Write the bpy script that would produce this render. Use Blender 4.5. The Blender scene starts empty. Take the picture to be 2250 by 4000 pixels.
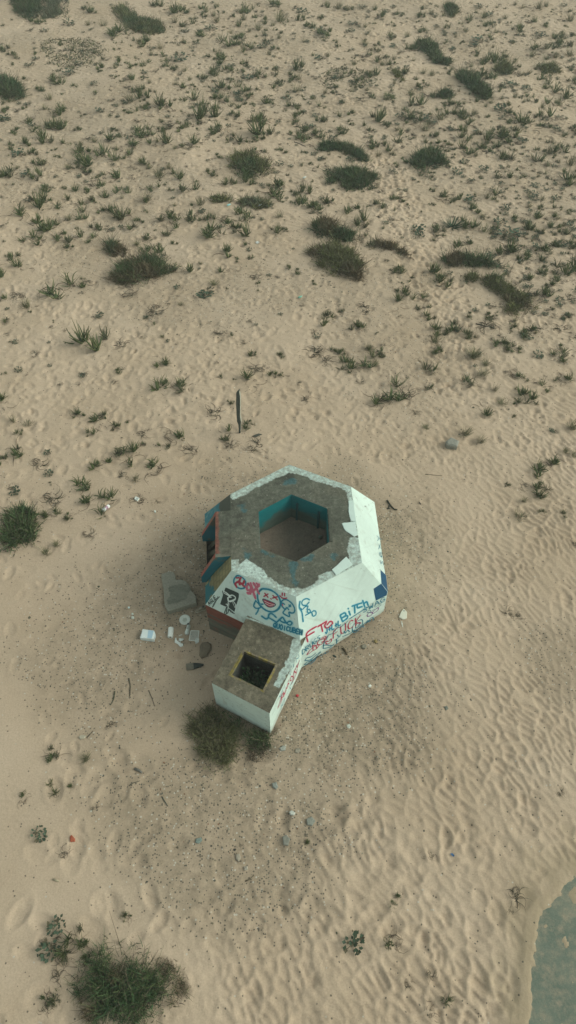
import bpy, math, random
import numpy as np
random.seed(7); RS = np.random.RandomState(11)
S = bpy.context.scene; COL = S.collection
R = math.radians

# ------------------------------------------------------------------ camera
CH = 15.0; PITCH = R(53); FPX = 2773.0
cd = bpy.data.cameras.new('camera'); cam = bpy.data.objects.new('camera', cd); COL.objects.link(cam)
cam.location = (0, 0, CH); cam.rotation_euler = (R(90) - PITCH, 0, 0)
cd.sensor_fit = 'VERTICAL'; cd.sensor_height = 36; cd.lens = 36 * FPX / 4000; cd.clip_end = 6000
S.camera = cam

def at(p, z=0.0):
    x = (p[0] - 1125) / FPX; y = -(p[1] - 2000) / FPX
    d = np.array([x, math.sin(PITCH) * y + math.cos(PITCH), math.cos(PITCH) * y - math.sin(PITCH)])
    return np.array([0, 0, CH]) + d * ((z - CH) / d[2])
def at_plane(p, o, n):
    x = (p[0] - 1125) / FPX; y = -(p[1] - 2000) / FPX
    d = np.array([x, math.sin(PITCH) * y + math.cos(PITCH), math.cos(PITCH) * y - math.sin(PITCH)])
    c = np.array([0, 0, CH]); t = np.dot(o - c, n) / np.dot(d, n)
    return c + d * t
def px_per_m(py):
    a = math.atan((2000 - py) / FPX)
    dist = CH / math.sin(PITCH - a)
    return FPX / (dist * math.cos(a))
def K(ox, oy, s):                         # zoomed picture -> photograph pixels
    return lambda x, y: (ox + s * x, oy + s * y)
c1 = K(700, 1750, .6211); c2 = K(760, 2150, .3037); c3 = K(1100, 2150, .3106)
c6 = K(500, 2200, .2415); c7 = K(800, 2400, .3106); c8 = K(900, 2450, .2070); c9 = K(1350, 1850, .2330); c4 = K(750, 1850, .2329)
q = .77640
kA = K(0, 0, q); kB = K(1125, 0, q); kC = K(0, 700, q); kD = K(1125, 700, q); kE = K(0, 1300, q); kF = K(1125, 1300, q)
kG = K(0, 2600, q); kH = K(1125, 2600, q)

# ------------------------------------------------------------------ noise
def hsh(ix, iy, seed):
    n = (ix.astype(np.int64) * 374761393 + iy.astype(np.int64) * 668265263 + seed * 974634533) & 0xffffffff
    n = ((n ^ (n >> 13)) * 1274126177) & 0xffffffff
    return ((n ^ (n >> 16)) & 0xffff) / 65535.0
def vn(x, y, sc, seed=0):
    x = np.asarray(x) / sc; y = np.asarray(y) / sc
    ix = np.floor(x); iy = np.floor(y); fx = x - ix; fy = y - iy
    fx = fx * fx * (3 - 2 * fx); fy = fy * fy * (3 - 2 * fy)
    a = hsh(ix, iy, seed); b = hsh(ix + 1, iy, seed); c = hsh(ix, iy + 1, seed); d = hsh(ix + 1, iy + 1, seed)
    return (a * (1 - fx) + b * fx) * (1 - fy) + (c * (1 - fx) + d * fx) * fy
def fbm(x, y, sc, seed=0, o=4):
    s = 0; a = 1; t = 0
    for k in range(o):
        s = s + a * vn(x + 13.7 * k, y - 7.3 * k, sc, seed + k); t += a; a *= .55; sc *= .5
    return s / t
def sdist(x, y, poly):                    # signed distance to polygon, + inside
    x = np.asarray(x, float); y = np.asarray(y, float)
    ins = np.zeros(x.shape, bool); dm = np.full(x.shape, 1e9)
    n = len(poly)
    for i in range(n):
        ax, ay = poly[i][:2]; bx, by = poly[(i + 1) % n][:2]
        dx, dy = bx - ax, by - ay; L = dx * dx + dy * dy + 1e-12
        t = np.clip(((x - ax) * dx + (y - ay) * dy) / L, 0, 1)
        dm = np.minimum(dm, np.hypot(x - ax - t * dx, y - ay - t * dy))
        c = ((ay > y) != (by > y)) & (x < (bx - ax) * (y - ay) / (by - ay + 1e-12) + ax)
        ins ^= c
    return np.where(ins, dm, -dm)
def sst(a, b, x):
    t = np.clip((x - a) / (b - a), 0, 1); return t * t * (3 - 2 * t)

# ------------------------------------------------------------------ object helpers
def mk(name, V, F, mat, parent=None, col=None, smooth=False, tag_=None, attrs=None):
    me = bpy.data.meshes.new(name)
    V = np.asarray(V, np.float32).reshape(-1, 3)
    pp = parent
    while pp is not None: V = V - np.array(pp.location, np.float32); pp = pp.parent
    if isinstance(F, np.ndarray):
        k = F.shape[1]; n = len(F)
        me.vertices.add(len(V)); me.vertices.foreach_set('co', V.ravel())
        me.loops.add(n * k); me.loops.foreach_set('vertex_index', F.astype(np.int32).ravel())
        me.polygons.add(n); me.polygons.foreach_set('loop_start', np.arange(0, n * k, k, dtype=np.int32))
        me.update(calc_edges=True)
    else:
        me.from_pydata(V.tolist(), [], [list(f) for f in F]); me.update()
    if col is not None:
        a = me.attributes.new('col', 'FLOAT_COLOR', 'POINT')
        c = np.ones((len(V), 4), np.float32); c[:, :3] = col; a.data.foreach_set('color', c.ravel())
    for k_, v_ in (attrs or {}).items():
        a = me.attributes.new(k_, 'FLOAT', 'POINT'); a.data.foreach_set('value', np.asarray(v_, np.float32).ravel())
    if smooth: me.polygons.foreach_set('use_smooth', np.ones(len(me.polygons), bool))
    if mat: me.materials.append(mat)
    o = bpy.data.objects.new(name, me); COL.objects.link(o)
    if parent is not None: o.parent = parent
    if tag_: tag(o, *tag_)
    return o
def tag(o, label=None, cat=None, group=None, kind=None):
    if label: o['label'] = label
    if cat: o['category'] = cat
    if group: o['group'] = group
    if kind: o['kind'] = kind
    return o
def empty(name, loc, label=None, cat=None, group=None):
    o = bpy.data.objects.new(name, None); COL.objects.link(o); o.location = [float(v) for v in loc]
    o.empty_display_size = .2
    return tag(o, label, cat, group)
class MB:
    def __init__(s): s.V = []; s.F = []; s.C = []
    def add(s, V, F, c=(1, 1, 1)):
        b = len(s.V); s.V += [tuple(v) for v in V]; s.F += [tuple(i + b for i in f) for f in F]; s.C += [c] * len(V)
    def build(s, name, mat, parent=None, smooth=False, tag_=None):
        return mk(name, s.V, s.F, mat, parent, np.array(s.C), smooth, tag_)
def box_vf(c, u, v, w):
    c, u, v, w = map(np.asarray, (c, u, v, w))
    V = [c + a * u + b * v + d * w for d in (-1, 1) for b in (-1, 1) for a in (-1, 1)]
    return V, [(0, 2, 3, 1), (4, 5, 7, 6), (0, 1, 5, 4), (2, 6, 7, 3), (0, 4, 6, 2), (1, 3, 7, 5)]
def prism_vf(poly, z0, z1, bev=.012, jit=0):
    """polygon slab with a bevelled, slightly uneven upper edge"""
    P = np.array([p[:2] for p in poly]); n = len(P)
    a = np.roll(P, -1, 0) - P
    if (P[:, 0] * np.roll(P[:, 1], -1) - P[:, 1] * np.roll(P[:, 0], -1)).sum() < 0: P = P[::-1]
    cen = P.mean(0); Q = P + (cen - P) / np.linalg.norm(cen - P, axis=1)[:, None] * bev * 1.5
    j = lambda: RS.uniform(-jit, jit, n)
    V = np.concatenate([np.c_[P, np.full(n, z0)], np.c_[P, z1 - bev + j()], np.c_[Q, z1 + j() * .4], [[cen[0], cen[1], z1]]])
    F = []
    for i in range(n):
        k = (i + 1) % n
        F += [(i, k, n + k, n + i), (n + i, n + k, 2 * n + k, 2 * n + i), (2 * n + i, 2 * n + k, 3 * n)]
    F.append(tuple(range(n))[::-1])
    return V, F
def densify(poly, step, jit=0):
    out = []
    for i in range(len(poly)):
        a = np.asarray(poly[i][:2]); b = np.asarray(poly[(i + 1) % len(poly)][:2])
        n = max(1, int(np.linalg.norm(b - a) / step))
        for k in range(n): out.append(a + (b - a) * k / n + RS.uniform(-jit, jit, 2))
    return out
def tube_vf(pts, rad, n=6):
    pts = np.asarray(pts, float); V = []; F = []
    m = len(pts)
    for i in range(m):
        t = pts[min(i + 1, m - 1)] - pts[max(i - 1, 0)]; t = t / np.linalg.norm(t)
        up = np.array([0, 0, 1.]) if abs(t[2]) < .9 else np.array([1., 0, 0])
        a = np.cross(t, up); a /= np.linalg.norm(a); b = np.cross(t, a)
        r = rad[i] if hasattr(rad, '__len__') else rad
        for k in range(n):
            g = 2 * math.pi * k / n; V.append(pts[i] + r * (math.cos(g) * a + math.sin(g) * b))
    for i in range(m - 1):
        for k in range(n):
            F.append((i * n + k, i * n + (k + 1) % n, (i + 1) * n + (k + 1) % n, (i + 1) * n + k))
    F.append(tuple(range(n))[::-1]); F.append(tuple((m - 1) * n + k for k in range(n)))
    return V, F
def lathe_vf(prof, n=24, axis=(0, 0, 1), o=(0, 0, 0)):
    ax = np.array(axis, float); ax /= np.linalg.norm(ax)
    up = np.array([0, 0, 1.]) if abs(ax[2]) < .9 else np.array([1., 0, 0])
    a = np.cross(ax, up); a /= np.linalg.norm(a); b = np.cross(ax, a); o = np.asarray(o, float)
    V = []; F = []
    for r, h in prof:
        for k in range(n):
            g = 2 * math.pi * k / n; V.append(o + ax * h + r * (math.cos(g) * a + math.sin(g) * b))
    for i in range(len(prof) - 1):
        for k in range(n):
            F.append((i * n + k, i * n + (k + 1) % n, (i + 1) * n + (k + 1) % n, (i + 1) * n + k))
    return V, F

# ------------------------------------------------------------------ materials
def newmat(name):
    m = bpy.data.materials.new(name); m.use_nodes = True
    nt = m.node_tree; b = nt.nodes['Principled BSDF']
    return m, nt, b
def N(nt, t, **kw):
    n = nt.nodes.new(t)
    for k, v in kw.items():
        if k in n.inputs: n.inputs[k].default_value = v
        else: setattr(n, k, v)
    return n
def mixc(nt, a, b, fac, mode='MIX'):
    m = nt.nodes.new('ShaderNodeMix'); m.data_type = 'RGBA'; m.blend_type = mode; m.clamp_factor = True
    for i, v in ((0, fac), (6, a), (7, b)):
        if hasattr(v, 'is_output'): nt.links.new(v, m.inputs[i])
        else: m.inputs[i].default_value = v if i == 0 else (*v, 1) if len(v) == 3 else v
    return m.outputs[2]
def ramp(nt, src, stops):
    r = nt.nodes.new('ShaderNodeValToRGB'); e = r.color_ramp.elements
    while len(e) < len(stops): e.new(.5)
    for i, (p, c) in enumerate(stops):
        e[i].position = p; e[i].color = (*c, 1) if len(c) == 3 else c
    nt.links.new(src, r.inputs[0]); return r.outputs[0]
def attr_mat(name, rough=.85, nscale=60, namp=.35, bump=.0, bscale=80, spec=.3, pits=0, trans=0):
    """colour from the thing's own paint/leaf colours, broken up by object-space noise"""
    m, nt, b = newmat(name)
    at_ = N(nt, 'ShaderNodeAttribute', attribute_name='col')
    tc = N(nt, 'ShaderNodeTexCoord')
    nz = N(nt, 'ShaderNodeTexNoise', Scale=nscale, Detail=5.0, Roughness=.65); nt.links.new(tc.outputs['Object'], nz.inputs['Vector'])
    g = ramp(nt, nz.outputs[0], [(.25, (1 - namp,) * 3), (.75, (1 + namp * .6,) * 3)])
    c = mixc(nt, at_.outputs['Color'], g, 1.0, 'MULTIPLY')
    if pits:
        vo = N(nt, 'ShaderNodeTexVoronoi', Scale=55.0); nt.links.new(tc.outputs['Object'], vo.inputs['Vector'])
        sp = ramp(nt, vo.outputs['Color'], [(0, (1 - pits,) * 3), (.22, (1 - pits * .3,) * 3), (.7, (1,) * 3), (.9, (1,) * 3), (1, (1 + pits * 1.6,) * 3)])
        c = mixc(nt, c, sp, 1.0, 'MULTIPLY')
    nt.links.new(c, b.inputs['Base Color'])
    b.inputs['Roughness'].default_value = rough; b.inputs['Specular IOR Level'].default_value = spec
    if bump:
        nb = N(nt, 'ShaderNodeTexNoise', Scale=bscale, Detail=6.0, Roughness=.7); nt.links.new(tc.outputs['Object'], nb.inputs['Vector'])
        bp = N(nt, 'ShaderNodeBump', Strength=bump, Distance=.02); nt.links.new(nb.outputs[0], bp.inputs['Height'])
        nt.links.new(bp.outputs[0], b.inputs['Normal'])
    return m
M = {}
M['paint'] = attr_mat('weathered_paint', .7, 9, .07, .25, 40)
M['concrete'] = attr_mat('rough_concrete', .95, 14, .45, .9, 60, .2, pits=.45)
M['spray'] = attr_mat('spray_paint', .6, 30, .12)
M['leaf'] = attr_mat('leaf', .75, 25, .25, spec=.25)
M['twig'] = attr_mat('twig', .9, 40, .3, spec=.15)
M['stone'] = attr_mat('stone', .9, 25, .3, .5, 60)
M['wood'] = attr_mat('weathered_wood', .85, 20, .35, .5, 60)
M['litter'] = attr_mat('litter', .6, 30, .08)

def sand_mat():
    m, nt, b = newmat('sand')
    L = nt.links.new
    ge = N(nt, 'ShaderNodeNewGeometry'); pos = ge.outputs['Position']
    def noise(sc, det=4, ro=.6):
        n = N(nt, 'ShaderNodeTexNoise', Scale=sc, Detail=float(det), Roughness=ro); L(pos, n.inputs['Vector']); return n.outputs[0]
    grav = N(nt, 'ShaderNodeAttribute', attribute_name='gravel').outputs['Fac']
    damp = N(nt, 'ShaderNodeAttribute', attribute_name='damp').outputs['Fac']
    base = ramp(nt, noise(.35, 5), [(.3, SAND_A), (.7, SAND_B)])
    fine = ramp(nt, noise(30, 6, .75), [(.25, (.8,) * 3), (.75, (1.16,) * 3)])
    base = mixc(nt, base, fine, 1.0, 'MULTIPLY')
    base = mixc(nt, base, DAMP, damp)
    # shelly, stony litter worked into the sand
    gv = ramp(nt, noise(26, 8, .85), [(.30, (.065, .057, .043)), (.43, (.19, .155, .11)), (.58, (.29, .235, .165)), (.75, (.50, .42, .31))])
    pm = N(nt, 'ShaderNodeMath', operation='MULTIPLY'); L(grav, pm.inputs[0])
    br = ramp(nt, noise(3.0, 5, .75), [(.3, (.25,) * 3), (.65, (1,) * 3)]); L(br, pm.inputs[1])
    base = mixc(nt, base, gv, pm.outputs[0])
    # loose dark and pale specks
    vo = N(nt, 'ShaderNodeTexVoronoi', Scale=24.0); L(pos, vo.inputs['Vector'])
    sx = N(nt, 'ShaderNodeSeparateColor'); L(vo.outputs['Color'], sx.inputs[0])
    def lt(v, th):
        c = N(nt, 'ShaderNodeMath', operation='LESS_THAN'); L(v, c.inputs[0])
        if hasattr(th, 'is_output'): L(th, c.inputs[1])
        else: c.inputs[1].default_value = th
        return c.outputs[0]
    def mul(a, k):
        c = N(nt, 'ShaderNodeMath', operation='MULTIPLY'); L(a, c.inputs[0])
        if hasattr(k, 'is_output'): L(k, c.inputs[1])
        else: c.inputs[1].default_value = k
        return c.outputs[0]
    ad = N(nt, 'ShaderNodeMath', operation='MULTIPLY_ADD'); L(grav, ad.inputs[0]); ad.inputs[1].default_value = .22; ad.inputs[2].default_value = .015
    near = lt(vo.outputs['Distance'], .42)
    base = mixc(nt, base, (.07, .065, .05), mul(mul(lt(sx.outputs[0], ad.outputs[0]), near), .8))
    ad2 = N(nt, 'ShaderNodeMath', operation='MULTIPLY_ADD'); L(grav, ad2.inputs[0]); ad2.inputs[1].default_value = .06; ad2.inputs[2].default_value = .003
    base = mixc(nt, base, (.5, .47, .4), mul(mul(lt(sx.outputs[1], ad2.outputs[0]), near), .9))
    L(base, b.inputs['Base Color'])
    b.inputs['Roughness'].default_value = .95; b.inputs['Specular IOR Level'].default_value = .15
    bp = N(nt, 'ShaderNodeBump', Strength=.55, Distance=.03); L(noise(12, 6, .7), bp.inputs['Height']); L(bp.outputs[0], b.inputs['Normal'])
    return m
SAND_A = (.442, .338, .238); SAND_B = (.52, .408, .302); DAMP = (.30, .24, .15)

# ------------------------------------------------------------------ bunker corners (metres), needed by the ground
ZE, ZR, ZA = 1.0, 2.0, 1.2
roof_px = [(1130, 1815), (1371, 1901), (1414, 2197), (1156.5, 2331), (904, 2228), (900, 1930)]        # N, NE, SE, S, SW, NW
RO = [at(p, ZR) for p in roof_px]
hole_px = [c1(706, 292), c1(930, 380), c1(942, 592), c1(733, 715), c1(510, 630), c1(499, 402)]
HO = [at(p, ZR) for p in hole_px]
EV = [None, at(c1(1228, 340), ZE), at(c1(1312, 905), ZE), at(c1(766, 1275), ZE), at(c1(165, 985), ZE), at(c1(160, 415), ZE)]
cen = np.mean(RO, 0); cE = (EV[1] + EV[4] + EV[2] + EV[5]) / 4
EV[0] = 2 * cE - EV[3]; EV[0][2] = ZE
BX, BY = float(cE[0]), float(cE[1])
A_NE, A_SE, A_SW, A_NW = (at(p, ZA) for p in (c1(760, 1205), c1(568, 1668), c1(205, 1478), c1(425, 1062)))

# ------------------------------------------------------------------ ground
SX0, SX1, SY0, SY1, ST = -21.5, 21.5, -1.5, 54.0, .036
gx = np.arange(SX0, SX1, ST); gy = np.arange(SY0, SY1, ST)
X, Y = np.meshgrid(gx, gy)
Hm = np.zeros_like(X)
far = sst(14, 34, Y)
Hm += (fbm(X, Y, 7.0, 3, 3) - .5) * (.15 + .5 * far)
Hm += (fbm(X, Y, 1.6, 9, 3) - .5) * (.06 + .10 * sst(13, 20, Y))
# soft wind ripples in the lower right
rip = sst(-.5, 3.5, X + .55 * (6 - Y)) * sst(15, 9.5, Y - .35 * X) 
rip = np.maximum(rip, .55 * sst(1.5, 4, X) * sst(19, 14, Y))
def pockets(x, y, la, lb, ang, seed, warp=.5):
    """shallow cells of wind-softened trodden sand: 1 in the middle of a hollow, 0 on the ridges round it"""
    wx = (fbm(x, y, 1.3, seed + 5, 3) - .5) * warp; wy = (fbm(x, y, 1.3, seed + 9, 3) - .5) * warp
    u = ((x + wx) * math.cos(ang) + (y + wy) * math.sin(ang)) / la; v = (-(x + wx) * math.sin(ang) + (y + wy) * math.cos(ang)) / lb
    iu = np.floor(u); iv = np.floor(v); f1 = np.full(x.shape, 9.); f2 = np.full(x.shape, 9.)
    for a in (-1, 0, 1):
        for b in (-1, 0, 1):
            cu = iu + a + .5 + (hsh(iu + a, iv + b, seed) - .5) * .95; cv = iv + b + .5 + (hsh(iu + a, iv + b, seed + 1) - .5) * .95
            d = np.hypot(u - cu, v - cv); f2 = np.where(d < f1, f1, np.minimum(f2, d)); f1 = np.minimum(f1, d)
    return sst(0, .38, f2 - f1)
rip2 = np.clip(rip * 1.15, 0, 1)
pk = pockets(X, Y, .38, .165, R(-52), 400)
Hm -= rip2 * .037 * pk * (.35 + .9 * vn(X, Y, .8, 44))
pk2 = pockets(X, Y, .34, .24, R(-20), 500)
trod = sst(12.5, 16, Y) * (1 - rip2 * .7) * (.45 + .55 * sst(.35, .6, fbm(X, Y, 3, 46, 3)))
Hm += (fbm(X, Y, .28, 49, 3) - .5) * .03 * sst(11, 15, Y)
Hm -= trod * .019 * pk2 * (.2 + vn(X, Y, .6, 48))
# trodden sand: many half-blown footprints
def prints(n, fn, lmin=.11, lmax=.19, dep=(.010, .027)):
    k = 0
    while k < n:
        x = RS.uniform(SX0 + .6, SX1 - .6); y = RS.uniform(SY0 + .6, SY1 - .6)
        if RS.rand() > fn(x, y): continue
        k += 1
        a = RS.uniform(0, math.pi); l = RS.uniform(lmin, lmax); w = l * RS.uniform(.45, .75); d = RS.uniform(*dep)
        r = int(l * 2 / ST) + 1
        i0 = int((x - SX0) / ST); j0 = int((y - SY0) / ST)
        if i0 < r or j0 < r or i0 + r >= len(gx) or j0 + r >= len(gy): continue
        sx = X[j0 - r:j0 + r + 1, i0 - r:i0 + r + 1] - x; sy = Y[j0 - r:j0 + r + 1, i0 - r:i0 + r + 1] - y
        e = np.hypot((sx * math.cos(a) + sy * math.sin(a)) / l, (-sx * math.sin(a) + sy * math.cos(a)) / w)
        Hm[j0 - r:j0 + r + 1, i0 - r:i0 + r + 1] += -d * np.exp(-(e ** 4) * .8) + d * .38 * np.exp(-((e - 1.35) / .32) ** 2)
def dens(x, y):
    if y < 5.5: return .12 if x < 0 else .2
    if y < 13: 
        return .18 if x > -1 else .4
    base = .95 if y < 30 else .7
    if x < -8 and y > 34: base *= .4
    return base
def inview(x, y): return abs(x) < 3.5 + .39 * y
prints(9500, lambda x, y: dens(x, y) if inview(x, y) else 0)
# the trodden path running up to the right of the shrubs
pathp = [at(p)[:2] for p in ((1780, 1480), (1720, 1150), (1600, 900), (1520, 700), (1480, 620))]
def pathd(x, y):
    d = 1e9
    for a, b in zip(pathp[:-1], pathp[1:]):
        ab = b - a; t = min(1, max(0, np.dot(np.array([x, y]) - a, ab) / np.dot(ab, ab))); d = min(d, np.hypot(*(np.array([x, y]) - a - t * ab)))
    return d
prints(900, lambda x, y: 1 if (abs(x - 7) < 6 and 12 < y < 40 and pathd(x, y) < .9) else 0, .10, .16, (.012, .03))
prints(170, lambda x, y: 1 if (y < 5 and abs(x) < 5) else 0, .16, .26, (.018, .035))
flat = sst(.0, .5, np.hypot(X - BX, Y - BY) - 2.6)
Hm = Hm * (.35 + .65 * flat)
Hm -= .17 * np.exp(-(((X + 2.0) / .9) ** 2 + ((Y - 7.7) / .9) ** 2))
Hm -= .06 * np.exp(-(((X - .9) / 1.5) ** 2 + ((Y - 6.6) / .8) ** 2))
# the buried grey slab at the lower right corner
slab_px = [(2330, 3395), (2250, 3431), (2202, 3448), (2197, 3497), (2134, 3545), (2110, 3591), (2100, 3641), (2099, 3725), (2091, 3786), (2086, 3883), (2076, 3955), (2068, 4060), (2050, 4200), (2900, 4200), (2900, 3200)]
slab = [at(p) for p in slab_px]
sd = sdist(X, Y, slab)
Hm += (fbm(X, Y, .25, 74, 4) - .5) * .04 * sst(-.9, -.3, sd) * sst(-.02, -.25, sd)
edge = sd + (fbm(X, Y, .13, 71, 4) - .5) * .16 + (fbm(X, Y, .6, 72, 2) - .5) * .10
lowm = sst(-.55, .1, sd)
Hm = Hm * (1 - lowm * .9)
Hm = np.where(sd > -.34, np.maximum(Hm, -.014 - .05 * sst(-.2, -.34, sd)), Hm)
Hm = Hm - .036 * sst(-.07, .06, edge) + sst(.05, .2, edge) * np.maximum(0, fbm(X, Y, .3, 75, 5) - .60) * .16
SLABZ = -.03
def gh(x, y):
    i = (np.clip(x, SX0, SX1 - 2 * ST) - SX0) / ST; j = (np.clip(y, SY0, SY1 - 2 * ST) - SY0) / ST
    i0 = np.floor(i).astype(int); j0 = np.floor(j).astype(int); a = i - i0; b = j - j0
    return (Hm[j0, i0] * (1 - a) + Hm[j0, i0 + 1] * a) * (1 - b) + (Hm[j0 + 1, i0] * (1 - a) + Hm[j0 + 1, i0 + 1] * a) * b
def gp(p):
    z = 0
    for _ in range(4):
        P = at(p, z); z = float(gh(P[0], P[1]))
    P = at(p, z); P[2] = z; return P
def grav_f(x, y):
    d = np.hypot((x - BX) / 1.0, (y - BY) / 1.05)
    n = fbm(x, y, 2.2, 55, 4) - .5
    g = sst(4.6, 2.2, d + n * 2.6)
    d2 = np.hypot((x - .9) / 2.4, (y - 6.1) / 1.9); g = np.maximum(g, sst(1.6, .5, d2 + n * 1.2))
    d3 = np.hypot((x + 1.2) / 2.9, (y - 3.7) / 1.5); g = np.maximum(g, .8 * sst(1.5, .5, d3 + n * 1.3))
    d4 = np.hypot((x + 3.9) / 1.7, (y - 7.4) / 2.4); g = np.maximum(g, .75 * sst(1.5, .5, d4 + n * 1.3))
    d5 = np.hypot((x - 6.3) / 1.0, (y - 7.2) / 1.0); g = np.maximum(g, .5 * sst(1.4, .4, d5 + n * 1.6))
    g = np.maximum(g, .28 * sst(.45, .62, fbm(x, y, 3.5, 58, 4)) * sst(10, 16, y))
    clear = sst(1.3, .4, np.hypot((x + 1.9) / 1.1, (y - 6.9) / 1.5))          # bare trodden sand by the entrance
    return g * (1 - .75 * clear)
def ext(a, lo, hi):
    g = a[-1] - a[0]; out = []; s = .3; p = a[-1]
    while p < hi: p += s; s *= 1.45; out.append(p)
    pre = []; s = .3; p = a[0]
    while p > lo: p -= s; s *= 1.45; pre.append(p)
    return np.concatenate([pre[::-1], a, out]), len(pre)
ex, nx0 = ext(gx, -2500, 2500); ey, ny0 = ext(gy, -2500, 4000)
EX, EY = np.meshgrid(ex, ey); EZ = np.zeros_like(EX)
EZ[ny0:ny0 + len(gy), nx0:nx0 + len(gx)] = Hm
dx = np.maximum(0, np.maximum(SX0 - EX, EX - SX1)); dy = np.maximum(0, np.maximum(SY0 - EY, EY - SY1)); dd = np.hypot(dx, dy)
out = dd > 0
CXc = np.clip(EX, SX0, SX1 - 2 * ST); CYc = np.clip(EY, SY0, SY1 - 2 * ST)
EZ[out] = (gh(CXc[out], CYc[out]) * np.exp(-dd[out] / 3) + (fbm(EX[out], EY[out], 9, 3, 3) - .5) * .8 * sst(0, 12, dd[out]))
nxx, nyy = len(ex), len(ey)
I = np.arange(nxx * nyy).reshape(nyy, nxx)
F = np.stack([I[:-1, :-1], I[:-1, 1:], I[1:, 1:], I[1:, :-1]], -1).reshape(-1, 4)
fx, fy = EX.ravel(), EY.ravel()
sdE = sdist(fx, fy, slab)
damp = sst(-.9, .0, sdE + (fbm(fx, fy, .5, 81, 4) - .5) * 1.1) * .6
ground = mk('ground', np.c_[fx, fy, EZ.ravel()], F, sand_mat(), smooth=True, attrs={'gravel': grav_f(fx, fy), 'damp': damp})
tag(ground, 'pale trodden dune sand with footprints, ripples and shelly gravel', 'sand', kind='structure')

# grey green slab
m, nt, b = newmat('algae_concrete')
ge = N(nt, 'ShaderNodeNewGeometry')
def nn(sc, d=5, r=.65):
    n = N(nt, 'ShaderNodeTexNoise', Scale=sc, Detail=float(d), Roughness=r); nt.links.new(ge.outputs['Position'], n.inputs['Vector']); return n.outputs[0]
ca = ramp(nt, nn(1.6), [(.3, (.105, .138, .106)), (.55, (.14, .168, .128)), (.75, (.20, .205, .15))])
cs = ramp(nt, nn(5, 8, .8), [(.46, (0,) * 3), (.64, (.65,) * 3)])
cc = mixc(nt, ca, (.33, .27, .19), cs)
cc = mixc(nt, cc, ramp(nt, nn(45, 5, .7), [(.3, (.82,) * 3), (.7, (1.12,) * 3)]), 1.0, 'MULTIPLY')
nt.links.new(cc, b.inputs['Base Color']); b.inputs['Roughness'].default_value = .85
bp = N(nt, 'ShaderNodeBump', Strength=.4, Distance=.02); nt.links.new(nn(25, 6), bp.inputs['Height']); nt.links.new(bp.outputs[0], b.inputs['Normal'])
# keep the slab only under the dipped sand
Vs, Fs = prism_vf([at((p[0] - 38, p[1] - 32))[:2] for p in slab_px], -.4, SLABZ, .01)
mk('pavement', Vs, Fs, m, tag_=('flat grey green slab edged by drifted sand in the lower right corner', 'pavement', None, 'structure'))

# ------------------------------------------------------------------ bunker
WHITE = np.array([.575, .705, .645]); CON = np.array([.128, .135, .106]); TEAL = np.array([.012, .17, .20])
bunker = empty('bunker', (BX, BY, 0), 'low six sided white bunker covered in graffiti, with an open hexagonal pit in its roof', 'bunker')
def quad_grid(a, b, c, d, step, colf, name, mat, off=0.0, tagl=None):
    """a-b lower edge, d-c upper edge; fine grid so paint edges and stains are crisp"""
    a, b, c, d = map(np.asarray, (a, b, c, d))
    nu = max(2, int(max(np.linalg.norm(b - a), np.linalg.norm(c - d)) / step)); nv = max(2, int(max(np.linalg.norm(d - a), np.linalg.norm(c - b)) / step))
    uu, vv = np.meshgrid(np.linspace(0, 1, nu + 1), np.linspace(0, 1, nv + 1)); uu = uu.ravel()[:, None]; vv = vv.ravel()[:, None]
    P = (a * (1 - uu) + b * uu) * (1 - vv) + (d * (1 - uu) + c * uu) * vv
    I = np.arange((nu + 1) * (nv + 1)).reshape(nv + 1, nu + 1)
    F = np.stack([I[:-1, :-1], I[:-1, 1:], I[1:, 1:], I[1:, :-1]], -1).reshape(-1, 4)
    return P, F, colf(P, uu.ravel(), vv.ravel())
def join(parts, name, mat, parent, label=None, smooth=False):
    V = []; F = []; C = []; b = 0
    for P, f, c in parts: V.append(P); F.append(f + b); C.append(np.broadcast_to(c, (len(P), 3))); b += len(P)
    o = mk(name, np.concatenate(V), np.concatenate(F), mat, parent, np.concatenate(C), smooth)
    if label: o['label'] = label
    return o
def white_col(P, u, v):
    n = fbm(P[:, 0] + P[:, 2] * .7, P[:, 1] - P[:, 2] * .6, .7, 5, 4)
    sp = vn(P[:, 0] * 1.3 + P[:, 2], P[:, 1] + P[:, 2] * .7, .035, 8)
    c = WHITE * (1 - .10 * sst(.45, .8, n))[:, None]
    dots = (sp > .975)[:, None]
    dirt = sst(.62, .8, fbm(P[:, 0] * 2 + P[:, 2] * 3, P[:, 1] * 2, .3, 18, 4))[:, None]
    c = c * (1 - .3 * dirt) + np.array([.3, .33, .27]) * dirt * .3
    s_ = P[:, 0] * .7 - P[:, 1] * .7 + P[:, 0] * .3                     # along the wall
    run = sst(.70, .82, vn(s_, P[:, 2] * .12, .05, 19)) * sst(.45, .65, fbm(s_, P[:, 2], .6, 20, 3))
    c = c * (1 - .07 * run)[:, None]
    rust = (sst(.80, .86, vn(s_, P[:, 2] * .2, .09, 23)) * sst(.6, .75, vn(s_, P[:, 2], .5, 24)))[:, None]
    c = c * (1 - .2 * rust) + np.array([.30, .20, .11]) * .2 * rust
    foot = (sst(.32, .0, P[:, 2] + (fbm(s_, P[:, 2], .15, 26, 3) - .5) * .3) * .45)[:, None]
    c = c * (1 - foot) + np.array([.30, .26, .19]) * foot
    crack = (np.abs(fbm(s_, P[:, 2], .5, 28, 4) - .5) < .004) & (vn(s_, P[:, 2], .8, 29) > .55)
    c = np.where(crack[:, None], c * .6, c)
    return np.where(dots, c * .45, c)
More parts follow.
